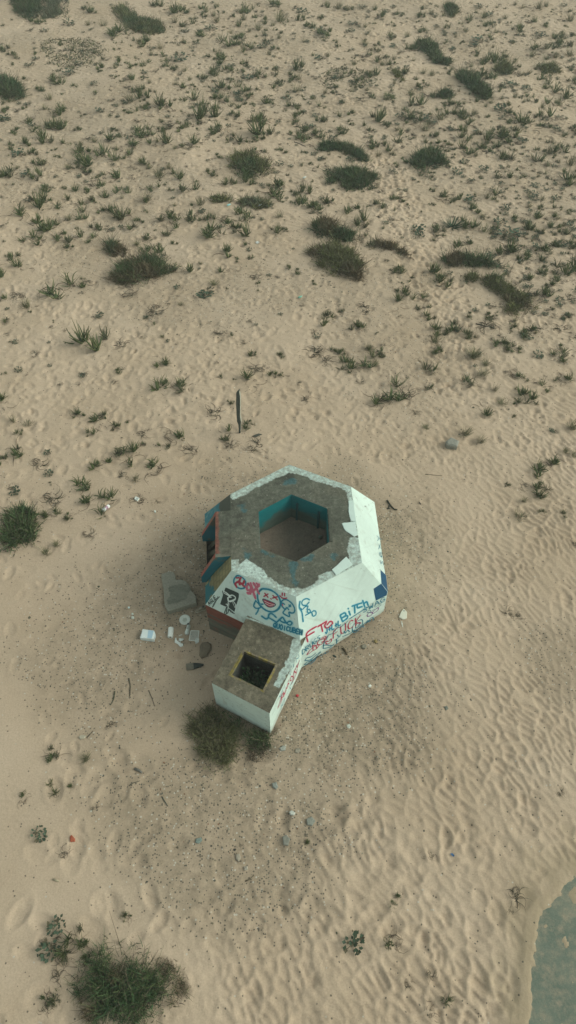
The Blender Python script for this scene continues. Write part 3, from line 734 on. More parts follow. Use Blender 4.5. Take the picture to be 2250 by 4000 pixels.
# SW slope
g = Paint('SW')
g.stroke(c2, [(540, 330), (510, 370), (510, 420), (540, 465), (590, 490), (640, 480), (660, 430), (645, 380), (610, 345), (570, 325), (540, 330)], .03, BLUE, .035)
for st in ([(540, 350), (600, 345)], [(598, 345), (575, 400), (583, 440)], [(522, 430), (545, 410), (580, 405), (640, 462)], [(640, 390), (630, 420), (600, 430)], [(525, 430), (542, 470)]): g.stroke(c2, st, .045, RED)
g.done('red stick figure sign inside a blue ring')
g = Paint('SW')
for st in ([(690, 430), (670, 460), (680, 505), (715, 510), (728, 475), (705, 435), (690, 430)], [(722, 420), (745, 500), (785, 615)], [(760, 420), (790, 470), (830, 555)], [(830, 435), (780, 500), (690, 555)], [(680, 545), (720, 555)], [(800, 425), (832, 455)]): g.stroke(c2, st, .05, PINK, .03)
g.done('pink looping scrawl')
g = Paint('SW')
g.stroke(c2, [(860, 500), (815, 560), (815, 630), (850, 710), (920, 770), (1000, 790), (1070, 760), (1105, 700), (1095, 620), (1050, 555), (980, 510), (910, 495), (860, 500)], .034, BLUE, .045)
g.fill(c2, [(882, 628), (902, 682), (950, 725), (1010, 722), (1040, 690), (960, 652)], RED)
g.stroke(c2, [(880, 625), (900, 680), (950, 727), (1010, 724), (1042, 690), (960, 650), (880, 625)], .018, (.03, .08, .12))
g.stroke(c2, [(900, 650), (960, 680), (1030, 700)], .011, (.7, .66, .64)); g.stroke(c2, [(910, 680), (960, 705), (1010, 712)], .010, (.7, .66, .64))
for st in ([(892, 592), (948, 558)], [(903, 548), (946, 603)], [(1008, 578), (1068, 636)], [(1005, 612), (1066, 594)], [(980, 620), (990, 624)]): g.stroke(c2, st, .026, RED)
for st in ([(1130, 545), (1128, 580)], [(1160, 550), (1160, 585)], [(1098, 580), (1130, 610), (1165, 616), (1188, 610)]): g.stroke(c2, st, .024, RED, .015)
for st in ([(790, 640), (768, 690), (765, 720), (800, 745), (850, 730), (820, 680), (790, 650)], [(825, 745), (815, 780), (790, 820)], [(850, 690), (882, 690)]): g.stroke(c2, st, .026, BLUE, .035)
g.done('round blue grinning face with red crossed eyes and toothy mouth')
g = Paint('SW')
for st in ([(1115, 660), (1150, 630), (1200, 640), (1260, 690), (1290, 760), (1275, 800), (1235, 805)], [(1115, 660), (1120, 710), (1160, 760), (1140, 805), (1220, 850), (1215, 795), (1250, 805)], [(1130, 675), (1158, 692)], [(1215, 700), (1237, 722)], [(1237, 700), (1215, 725)], [(1165, 762), (1190, 735), (1212, 762)]): g.stroke(c2, st, .026, BLUE, .035)
g.fill(c2, [(1115, 672), (1142, 684), (1138, 730), (1116, 712)], PINK)
g.done('small sad blue face with a pointed chin')
g = Paint('SW')
for st in ([(865, 845), (920, 880), (950, 860), (960, 820), (1000, 815), (1050, 860)], [(950, 860), (1000, 890), (1060, 925)], [(1050, 930), (1110, 875), (1135, 860), (1160, 900), (1190, 940), (1230, 960), (1255, 932), (1225, 910), (1180, 930), (1120, 915), (1100, 890)]): g.stroke(c2, st, .032, BLUE, .06)
g.text(c2, 'QUOiCUBEH', (1010, 985), (1385, 1085), 58, .026, BLUE, (.12, -1), .05)
g.done('blue lettering reading QUOiCUBEH under a looping tag')
g = Paint('SW')
g.fill(c2, [(397, 480), (410, 478), (562, 545), (572, 560), (570, 600), (545, 685), (535, 700), (515, 788), (480, 765), (440, 735), (395, 720), (330, 692), (345, 640)], BLACK)
LC = (.62, .70, .65)
for st, w in (([(365, 525), (400, 535), (440, 570), (455, 590)], .03), ([(370, 545), (420, 570), (450, 595)], .016), ([(455, 580), (490, 575), (525, 600), (525, 625)], .022), ([(430, 610), (440, 650), (475, 650), (520, 630)], .035), ([(440, 600), (470, 600)], .03), ([(435, 660), (430, 690), (405, 690)], .016), ([(430, 690), (420, 720)], .02), ([(445, 680), (440, 740), (480, 790)], .012), ([(500, 650), (525, 690), (530, 740)], .016), ([(490, 660), (505, 700), (520, 735)], .009)): g.stroke(c2, st, w, LC)
for st in ([(415, 720), (385, 815), (430, 800), (440, 760), (470, 790), (515, 812)], [(420, 735), (410, 800)], [(440, 750), (500, 800)], [(362, 520), (372, 565)]): g.stroke(c2, st, .018, BLACK)
g.done('black square stencil of a crouching winged figure', 'stencil')
g = Paint('SW')
g.text(c2, 'AGLE', (188, 712), (285, 612), 46, .016, BLACK, (-.5, -.85))
g.stroke(c2, [(232, 728), (262, 665), (320, 595)], .022, (.10, .13, .12)); g.stroke(c2, [(240, 725), (280, 650), (300, 590)], .012, (.10, .13, .12))
g.done('black scribbled tag at the wall corner')
# SE slope
g = Paint('SE')
for st in ([(230, 640), (222, 720), (255, 780), (270, 895)], [(222, 720), (255, 745)]): g.stroke(c3, st, .028, BLUE, .03)
for st in ([(352, 622), (318, 606), (272, 622), (252, 660), (270, 690), (300, 690)], [(268, 738), (345, 650)], [(298, 706), (330, 700), (318, 742)], [(345, 738), (322, 760), (335, 785), (362, 770), (345, 738)], [(300, 815), (400, 762)], [(376, 776), (395, 826), (430, 806), (428, 766), (398, 757)]): g.stroke(c3, st, .023, BLUE, .022)
g.done('blue writing reading Chop down the corner')
g = Paint('SE')
for st in ([(435, 958), (350, 1008), (310, 1060), (328, 1148)], [(315, 1078), (408, 1024)], [(455, 958), (565, 890)], [(495, 932), (515, 1018)], [(560, 905), (540, 950), (575, 975), (640, 915), (610, 892), (570, 935)]): g.stroke(c3, st, .034, RED, .028)
g.done('red letters FTG')
g = Paint('SE')
for st in ([(735, 815), (765, 893)], [(735, 815), (790, 785), (805, 815), (755, 850)], [(755, 850), (820, 820), (825, 850), (768, 893)], [(845, 765), (862, 812)], [(835, 730), (838, 733)], [(885, 700), (960, 675)], [(915, 692), (920, 785)], [(1005, 660), (955, 680), (955, 720), (1010, 705)], [(1018, 630), (1045, 710)], [(1030, 672), (1068, 645), (1085, 685)]): g.stroke(c3, st, .036, BLUE, .03)
g.stroke(c3, [(850, 862), (960, 790), (1085, 712)], .016, BLUE)
g.text(c3, 'J+L+L', (545, 1052), (745, 930), 62, .026, BLUE, (-.05, -1), .02)
g.done('blue writing reading J+L+L BiTCh, underlined')
# SE lower wall
g = Paint('SEl')
g.text(c3, 'DRUGS', (258, 1312), (495, 1105), 52, .022, BLUE, (-.15, -1))
g.text(c3, 'SWAG', (1015, 788), (1310, 622), 48, .024, BLUE, (-.1, -1))
for st in ([(1075, 778), (1120, 770), (1100, 745), (1075, 778)], [(1130, 760), (1165, 735)], [(1190, 725), (1255, 680)], [(1175, 712), (1260, 655)]): g.stroke(c3, st, .014, (.05, .2, .25))
g.done('blue lettering reading DRUGS and SWAG along the wall bend')
g = Paint('SEl')
g.text(c3, 'FUCK', (638, 1112), (1010, 905), 98, .03, RED, (-.05, -1), .02)
for st in ([(320, 1310), (390, 1260), (440, 1235), (470, 1180), (400, 1215), (350, 1260), (320, 1310)], [(390, 1190), (395, 1250)], [(395, 1195), (430, 1195), (440, 1230)], [(460, 1140), (450, 1180), (500, 1180), (540, 1110), (490, 1120), (460, 1140)], [(505, 1100), (555, 1080), (545, 1130), (500, 1150)], [(560, 1170), (555, 1140), (590, 1140), (620, 1110), (625, 1140), (590, 1170), (560, 1170)]): g.stroke(c3, st, .024, RED, .03)
g.done('red lettering over the blue scribble on the lower wall')
g = Paint('SEl')
for st in ([(1075, 815), (1095, 785), (1140, 780), (1125, 815), (1085, 828), (1075, 815)], [(1140, 790), (1165, 750), (1215, 720), (1210, 750), (1165, 785), (1140, 790)]): g.stroke(c3, st, .022, VIO, .02)
for st in ([(890, 1010), (895, 950), (950, 890), (1010, 870), (1015, 930), (970, 1000), (915, 1030), (890, 1010)], [(930, 960), (950, 915), (985, 905), (975, 945), (940, 975), (930, 960)], [(955, 950), (970, 930)], [(905, 1000), (950, 1000), (995, 940)],
           [(1022, 960), (1040, 915), (1090, 890), (1120, 850), (1155, 850), (1130, 910), (1080, 945), (1022, 960)], [(1060, 915), (1080, 880), (1100, 900), (1120, 870)],
           [(520, 1232), (535, 1190), (590, 1190), (640, 1195), (650, 1180)], [(520, 1232), (600, 1215), (660, 1180)], [(690, 1110), (690, 1170)], [(680, 1120), (735, 1080)], [(690, 1145), (715, 1125)], [(780, 1040), (790, 1010), (800, 1040), (830, 1000), (850, 1020)], [(765, 1080), (850, 1045), (900, 1010)],
           [(560, 1120), (590, 1060), (640, 1040), (700, 970), (740, 960), (830, 890)], [(520, 1200), (545, 1130)],
           [(290, 1385), (320, 1345), (370, 1335), (430, 1285)], [(290, 1385), (360, 1370), (440, 1305)], [(280, 1432), (330, 1395), (400, 1370), (490, 1275)], [(280, 1432), (330, 1420), (400, 1340)], [(345, 1430), (400, 1385), (430, 1345)], [(360, 1430), (425, 1370)], [(440, 1310), (490, 1270)], [(480, 1330), (520, 1310), (545, 1285), (560, 1300), (590, 1265)], [(600, 1240), (630, 1215)], [(700, 1060), (720, 1080), (750, 1050)]): g.stroke(c3, st, .024, (.010, .165, .245))
g.done('tangle of blue doodles with a ringed face and a hand')
# navy patch wrapped round the east corner
g = Paint('SE'); g.fill(c1, [(1222, 885), (1270, 852), (1309, 904), (1304, 926), (1236, 960)], NAVY); g.done('dark blue painted block on the corner', 'painted_patch')
g = Paint('E'); g.fill(c1, [(1265, 765), (1300, 800), (1311, 903), (1271, 851)], NAVY); g.done('dark blue painted block on the corner', 'painted_patch')
g = Paint('E')
g.text(c9, 'sexy', (640, 1560), (560, 1010), 75, .024, BLUE, (-.95, .1))
g.done('blue lettering along the eave of the right slope')
g = Paint('AE')
for st in ([(975, 1250), (890, 1530)], [(890, 1530), (965, 1390), (960, 1310)], [(945, 1410), (985, 1250), (1010, 1300)], [(965, 1330), (1010, 1300)], [(1000, 1220), (1030, 1260), (1050, 1130)], [(1050, 1150), (1075, 1140), (1080, 1060), (1105, 1070)], [(1085, 1020), (1100, 1000)], [(1125, 1000), (1140, 930), (1180, 940), (1150, 1000), (1125, 1000)], [(1140, 1075), (1190, 960), (1195, 830), (1240, 860), (1260, 790)], [(1165, 1030), (1225, 920), (1255, 800)], [(1200, 860), (1250, 720), (1262, 760), (1298, 625)], [(1215, 800), (1270, 690)]): g.stroke(c8, st, .022, RED, .03)
g.done('red lettering running down the annex side wall')
g = Paint('AE')
for st in ([(1285, 510), (1290, 570), (1240, 600), (1242, 660)], [(1215, 660), (1175, 760)], [(1190, 700), (1195, 750)], [(1145, 800), (1120, 860), (1128, 900)], [(1170, 770), (1140, 850)], [(990, 1150), (925, 1300), (960, 1280), (985, 1180)], [(1020, 1080), (1005, 1150)], [(1180, 1030), (1120, 1110), (1130, 1165)], [(1025, 1330), (965, 1470), (1000, 1440), (1025, 1330)], [(970, 1450), (945, 1555)], [(1090, 1200), (1045, 1290)]): g.stroke(c8, st, .016, BLUE)
g.done('thin blue scrawl on the annex side wall')

# ------------------------------------------------------------------ plants
def stems(n, spread, height, rad, K_=4, up=(.2, 1.0), curl=.25, cols=((.055, .085, .035),), tip=(.11, .13, .055), base_r=.08, flat=False, seed=0, droop=0.):
    """a tuft of tapering stems from one root: outward, then turning up (or drooping)"""
    r = np.random.RandomState(seed)
    az = r.uniform(0, 2 * math.pi, n); out = spread * np.sqrt(r.uniform(.03, 1, n)); hh = height * r.uniform(up[0], up[1], n) * (1.1 - .5 * out / spread)
    br = base_r * np.sqrt(r.uniform(0, 1, n)); ba = r.uniform(0, 2 * math.pi, n)
    t = np.linspace(0, 1, K_ + 1)
    bend = r.uniform(-curl, curl, n)
    P = np.zeros((n, K_ + 1, 3))
    rr = out[:, None] * (t ** .8)[None]; a2 = az[:, None] + bend[:, None] * (t ** 2)[None] * 2
    P[:, :, 0] = (br * np.cos(ba))[:, None] + rr * np.cos(a2); P[:, :, 1] = (br * np.sin(ba))[:, None] + rr * np.sin(a2)
    P[:, :, 2] = hh[:, None] * ((t ** 1.15)[None] - droop * (t ** 3)[None]) - .02
    T = np.gradient(P, axis=1); T /= np.linalg.norm(T, axis=2, keepdims=True) + 1e-9
    A = np.cross(T, np.array([.3, .2, .9])); A /= np.linalg.norm(A, axis=2, keepdims=True) + 1e-9; B = np.cross(T, A)
    w = rad * r.uniform(.7, 1.3, n)[:, None] * (1.0 - .75 * (np.abs(t - .35) / .65) ** 1.6)[None]
    m = 2 if flat else 3
    rings = []
    for k in range(m):
        g = 2 * math.pi * k / m + .4; rings.append(P + w[:, :, None] * (math.cos(g) * A + math.sin(g) * B))
    V = np.stack(rings, 2); nv = (K_ + 1) * m
    F = []
    for i in range(K_):
        for k in range(m if m > 2 else 1):
            k2 = (k + 1) % m; F.append((i * m + k, i * m + k2, (i + 1) * m + k2, (i + 1) * m + k))
    F = np.array(F)[None] + (np.arange(n) * nv)[:, None, None]
    ci = np.array(cols)[r.randint(0, len(cols), n)] * r.uniform(.75, 1.3, n)[:, None]
    tt = (t ** 2)[None, :, None]; C = ci[:, None, :] * (1 - tt * .7) + np.array(tip) * tt * .7
    C = np.repeat(C[:, :, None, :], m, 2)
    return V.reshape(-1, 3), F.reshape(-1, 4), C.reshape(-1, 3)
def leaves(n, spread, size, cols, seed=0, h=.1):
    """low rosette of roundish leaves on short stalks"""
    r = np.random.RandomState(seed); V = []; F = []; C = []
    for i in range(n):
        a = r.uniform(0, 6.28); d = spread * math.sqrt(r.rand()); s = size * r.uniform(.6, 1.3); z = h * r.uniform(.2, 1)
        c = np.array([d * math.cos(a), d * math.sin(a), z]); e = np.array([math.cos(a + r.uniform(-.9, .9)), math.sin(a + r.uniform(-.9, .9)), r.uniform(-.1, .5)]); e /= np.linalg.norm(e)
        f = np.cross(e, (0, 0, 1)); f /= np.linalg.norm(f); nrm = np.cross(f, e)
        b = len(V); V += [c - e * s, c + f * s * .7 + nrm * .01, c + e * s, c - f * s * .7 + nrm * .01, c - e * s * .1 - nrm * s * .15]
        F += [(b, b + 1, b + 4, b), (b + 1, b + 2, b + 4, b + 1), (b + 2, b + 3, b + 4, b + 2), (b + 3, b, b + 4, b + 3)]
        C += [np.array(cols[r.randint(len(cols))]) * r.uniform(.75, 1.3)] * 5
    F = [f[:3] for f in F]
    return np.array(V), np.array(F), np.array(C)
GREENS = ((.078, .120, .042), (.105, .140, .048), (.065, .105, .044), (.118, .130, .050))
OLV = ((.105, .112, .058), (.12, .115, .065), (.085, .095, .055))
def cat(*ps):
    V = []; F = []; C = []; b = 0
    for v, f, c in ps:
        if f.shape[1] == 3: f = np.c_[f, f[:, 2]]
        V.append(v); F.append(f + b); C.append(c); b += len(v)
    return np.concatenate(V), np.concatenate(F), np.concatenate(C)
def to_mesh(name, p, mat):
    V, F, C = p
    o = mk(name, V, F, mat, None, C); me = o.data; bpy.data.objects.remove(o); return me
PROTO = {'S': [], 'G': [], 'L': [], 'D': []}
def shift(p, d, k=1.): return (p[0] * k + np.array([*d, 0.]), p[1], p[2])
for k in range(12):
    r_ = np.random.RandomState(900 + k); ps = []
    for c_ in range(r_.randint(2, 6)):
        d = r_.normal(size=2) * .22; sz = r_.uniform(.35, .8)
        cc_ = [GREENS, GREENS, OLV, GREENS][r_.randint(4)]
        ps.append(shift(stems(int(r_.uniform(10, 24)), .42, r_.uniform(.55, 1.1), r_.uniform(.017, .026) / sz * .72, 5, (.35, 1.), r_.uniform(.2, .7), cc_, (.13, .14, .07), .10, seed=300 + 10 * k + c_, droop=r_.uniform(0, .35)), d, sz))
    ps.append(stems(r_.randint(5, 14), .6, .2, .010, 4, (.05, 1.), .9, ((.15, .12, .08), (.11, .09, .06)), (.18, .145, .10), .2, seed=460 + k, droop=.5))
    PROTO['S'].append(to_mesh('spurge_tuft', cat(*ps), M['leaf']))
for k in range(4):
    PROTO['G'].append(to_mesh('grass_tuft', cat(stems(60, .38, .75, .007, 4, (.4, 1.), .3, ((.12, .135, .06), (.16, .15, .08), (.09, .11, .05)), (.22, .19, .11), .12, True, 360 + k, .25)), M['leaf']))
for k in range(4):
    PROTO['L'].append(to_mesh('leafy_plant', cat(leaves(46, .42, .085, ((.060, .095, .055), (.075, .11, .07), (.10, .085, .05), (.05, .075, .045)), 380 + k, .22), stems(10, .4, .2, .012, 3, seed=385 + k)), M['leaf']))
for k in range(4):
    PROTO['D'].append(to_mesh('dry_stalks', cat(stems(26, .5, .3, .011, 4, (.1, 1.), .9, ((.10, .085, .06), (.075, .07, .045), (.06, .075, .04)), (.13, .105, .075), .15, seed=400 + k, droop=.4)), M['twig']))
PROTO['Y'] = [to_mesh('spiky_rosette', stems(46, .5, .5, .024, 3, (.3, 1.), .05, ((.04, .075, .04), (.05, .085, .045)), (.08, .11, .06), .05, True, 420), M['leaf'])]

PLANTS = {
'A': (kA, "S470,60,60 S415,45,40 S175,110,50 L345,125,50 G520,130,60 D150,155,50 L225,160,35 S615,165,75 S735,215,60 S600,310,40 S635,320,30 S700,330,40 S735,320,50 G760,275,40 S655,395,65 S830,330,45 S885,350,50 S820,280,40 L900,300,60 S930,440,60 S1010,170,60 S945,120,60 S1105,310,70 S1140,225,80 S1220,60,60 S1180,130,50 S1290,90,50 S1250,250,60 G1225,100,50 S1025,390,50 S1090,360,60 S1115,450,70 S1155,360,45 S1215,455,65 S1130,510,60 S955,505,80 S820,540,85 S725,490,60 S695,455,50 G655,510,80 D640,440,35 S480,470,40 D570,505,40 S285,575,60 G250,500,60 G225,550,40 S150,610,70 S295,630,70 S225,645,80 S175,655,60 S80,660,50 L20,600,50 S225,710,80 S140,725,60 S160,775,60 L95,780,50 S335,725,50 S385,650,45 G475,715,50 D440,700,60 S55,880,95 S205,820,70 S185,895,60 G345,850,50 S410,775,70 S415,840,90 S545,780,90 S640,790,60 S690,815,60 S745,825,50 S570,890,90 S580,700,80 S680,705,95 S745,670,60 S840,735,80 S820,650,60 D855,630,70 S910,655,50 S1000,710,80 S1065,665,60 S1115,655,80 S1040,585,115 S1180,580,60 S1240,675,120 S1290,620,120 S1310,700,50 S1345,670,60 S1145,715,45 S1215,720,50 S1350,515,70 S1400,440,60 S1400,350,50 S1320,380,60 S1280,390,50 S1240,490,60 S1285,770,50 S1425,765,45 S1100,785,40 G800,890,80 S900,885,70 G850,850,50 D950,740,60 S1050,870,40 S850,60,70 S925,60,60 S830,40,70 G880,115,50 G1090,110,60 L1060,150,50 L935,160,30 S1385,30,50 G1410,110,80 G1300,150,50 S1030,50,50 S780,30,40 S1380,250,50 L1245,400,50 S560,655,40 L505,560,40 D690,610,40 S285,400,60 L350,370,50 S505,345,50 S30,255,60 S60,270,50 L150,330,40"),
'B': (kB, "S190,35,40 G255,45,50 S465,80,50 S430,45,40 S550,70,45 S185,185,50 L320,155,30 S520,190,40 S440,305,55 L530,240,40 G600,185,40 S690,160,40 L155,295,40 G200,285,40 S405,380,60 S575,365,60 S520,330,50 S50,340,60 S640,525,70 S515,500,50 G490,500,50 S430,490,40 S60,555,40 S20,525,60 S170,540,50 S170,605,60 S80,675,80 S150,670,60 S275,655,55 S455,600,70 S490,635,50 L565,590,40 S620,610,80 S545,690,70 S440,730,80 S525,755,60 S645,400,40 G680,370,50 S820,575,55 G765,600,75 S890,580,60 S915,620,60 S910,670,70 G690,655,70 S740,680,50 S755,725,60 S800,720,40 S895,765,70 S975,755,70 S895,700,60 S1000,690,70 S1050,680,90 S1100,700,90 S1040,735,60 S1165,680,70 S1215,640,90 S1290,590,70 S1260,820,90 S1110,790,80 G1310,770,60 S1370,760,70 G1420,830,80 S1395,885,60 S1090,885,60 L985,855,40 L850,870,50 G945,785,40 L955,205,60 S1020,195,50 S1015,310,70 S985,380,70 S955,320,60 S950,275,50 S1075,300,50 S1080,455,50 L1110,430,50 L1070,555,60 S1110,575,50 G1020,520,40 G1140,490,40 G1130,220,30 S1155,150,50 S1245,245,60 G1300,245,60 G1225,285,50 S1320,455,80 S1390,510,70 S1325,520,60 S1295,405,55 S1435,415,50 S1430,355,50 G1415,280,60 S1385,240,60 G1345,290,50 S1225,110,60 G1260,45,60 G1420,105,60 G985,90,50 L1015,80,40 G1050,40,30 G1180,40,30 L960,40,40 G895,160,40 G1045,165,40 L1270,180,50 S1160,600,40 S1300,640,50 S1430,640,50 G620,480,50 L700,600,40 S235,470,40 G40,460,60 D110,690,50 L1200,450,40 L1350,655,40 S1130,615,40 D1340,605,40"),
'C': (kC, "S955,45,80 S80,170,100 S200,120,90 S235,115,50 S350,115,50 S440,125,60 S360,50,60 S275,140,60 S510,165,50 S565,160,50 S615,180,110 S405,190,70 S205,240,130 S265,220,60 S145,300,80 S195,315,70 S310,285,60 S375,290,70 S345,350,50 S485,240,70 S460,305,70 S655,240,70 G735,105,80 S770,45,50 S725,110,60 S840,190,110 S855,255,70 S980,200,80 G1010,130,60 S1060,200,50 S1145,210,80 S1170,250,80 S1225,205,80 S1085,265,80 S1210,300,90 S1150,375,75 S1130,460,50 S880,325,40 S1390,260,50 S1435,260,30 S1400,55,110 G1405,190,50 S70,400,80 S125,445,70 S0,470,80 S10,600,60 D85,590,60 S285,560,110 S425,535,60 G135,645,80 S935,450,95 S790,380,90 S750,300,50 L1035,580,70 D895,585,30 G910,635,40 D785,665,80 S470,830,135 D610,830,70 S20,710,50 S830,800,30 S1270,885,40 S1420,890,40 D175,880,40 S500,30,90 S540,85,70 S615,60,60 S1160,25,70 S1110,30,50 S1255,20,50 S240,45,50 D540,260,60 S1240,330,40 G345,205,60 D1290,490,60 D1110,770,60 G1075,530,60 S1190,410,30 G690,330,50 S1260,400,30 D650,570,80 L500,690,40"),
'D': (kD, "S95,65,60 S40,70,50 S100,130,110 S205,125,60 S140,160,60 S330,155,70 S475,135,60 S560,110,50 S370,225,80 D525,210,50 S770,90,80 S860,95,50 S1040,90,70 G1000,95,50 L915,110,50 S945,160,70 G975,190,50 Y825,240,85 S885,220,60 S910,235,50 S960,245,70 S755,265,80 S765,285,50 L655,260,60 S1145,205,50 L1065,220,50 L1090,150,50 S1185,265,80 S1220,245,50 L1115,280,80 S1280,185,70 S1345,180,45 S1340,240,70 S1390,265,60 G1430,215,40 L1245,35,40 L1300,55,30 L1350,100,40 S1420,20,80 S890,330,70 S1325,345,70 L1385,335,50 S1435,325,50 S1100,370,110 S1185,400,50 S1280,425,60 S1210,490,70 S1275,480,60 S1310,490,60 S1380,460,100 S1275,570,95 S1335,520,60 S755,480,110 S790,530,80 S580,560,80 S540,460,50 S570,450,40 S665,600,60 S685,640,50 S710,700,50 S555,630,70 S50,465,40 S130,520,30 S915,685,40 S1010,690,50 S850,750,90 G910,800,70 S755,775,80 S755,870,50 S210,725,80 S335,740,90 G405,860,60 S230,860,40 S265,880,50 S460,875,50 S1070,830,60 S1115,850,50 S1215,770,80 D1265,755,60 D1365,750,70 S1420,695,50 S1125,740,50 S1360,880,85 G940,890,80 D130,870,90 D1425,600,60 S625,515,40 G740,820,70 D560,100,60 D1000,740,90 L1420,235,40 L1250,340,40 D1215,350,40 D390,650,70 D470,60,40 D1300,660,40"),
'E': (kE, "S815,165,70 S870,270,110 S930,285,100 S15,360,80 G65,445,60 G140,465,60 S100,505,40 S65,600,110 S15,650,50 S390,420,60 S465,450,100 S515,420,50 S455,510,50 S570,470,60 S645,450,30 S885,520,100 D730,510,60 D965,590,80 S690,560,90 S660,630,100 S730,555,40 S815,580,50 S770,680,110 S520,660,75 D615,720,60 S420,820,105 S545,860,105 D205,660,80 L245,710,40 L240,605,30 S205,920,60 S270,920,60 S350,930,50 S260,760,20 S1265,250,90 S1130,505,70 D1085,400,90 S1165,350,40 S1255,460,50 S1385,215,40 S1420,215,30 S1420,120,30 S1270,110,40 D1295,180,80 D1160,570,70 D450,1010,60 G230,1110,60 G285,1070,50 L75,800,50 D690,840,60 D270,830,90 G680,740,60 D1290,570,80 D785,850,40 D60,780,40"),
'F': (kF, "S230,90,40 S265,95,40 G405,85,60 S465,100,40 S295,180,80 S395,150,80 G440,165,50 S700,210,110 S715,290,60 S440,330,115 S520,310,110 D600,320,100 D365,245,40 S750,95,60 S910,25,60 S1065,60,60 S1115,80,50 G930,120,90 G995,160,60 S930,250,90 G980,210,70 S1150,210,70 S1195,235,40 S1290,280,75 S1350,235,40 S1395,230,80 S1360,130,80 S1215,340,80 S1145,345,50 S985,385,80 G1075,360,60 S1130,420,30 G1040,290,60 S1140,280,30 D850,460,30 G890,510,100 G970,550,70 L1330,495,30 G1430,480,90 S1310,675,110 S1095,765,40 S1275,785,80 D1180,770,50 G1185,850,50 G1160,930,80 S1285,905,30 S1390,920,50 G1395,600,50 G690,480,50 D1445,1060,40 D80,340,60 D190,140,80 D640,400,50 G1435,620,50 L1255,115,40"),
'G': (kG, "S280,440,80 G430,470,80 D550,295,70 S265,620,80 S345,610,50 S115,660,60 L200,850,60 D330,945,70 D480,720,40 S635,1270,50 D885,910,30 D1215,905,30 S380,1375,100 D320,1420,110 L245,1435,80 S440,1430,85 S350,1500,100 D290,1570,90 S265,1660,80 D235,1730,70 L285,1310,70 D210,1390,60"),
'H': (kH, "D1108,-264,60 D1160,-240,45 S95,880,50 D710,945,60 S545,1180,55 L330,1400,85 S525,1400,95 D720,1560,50 S755,1690,80 D720,1760,60 D610,1620,60 D1140,1160,100 D1375,640,40 D1120,1240,40"),
}
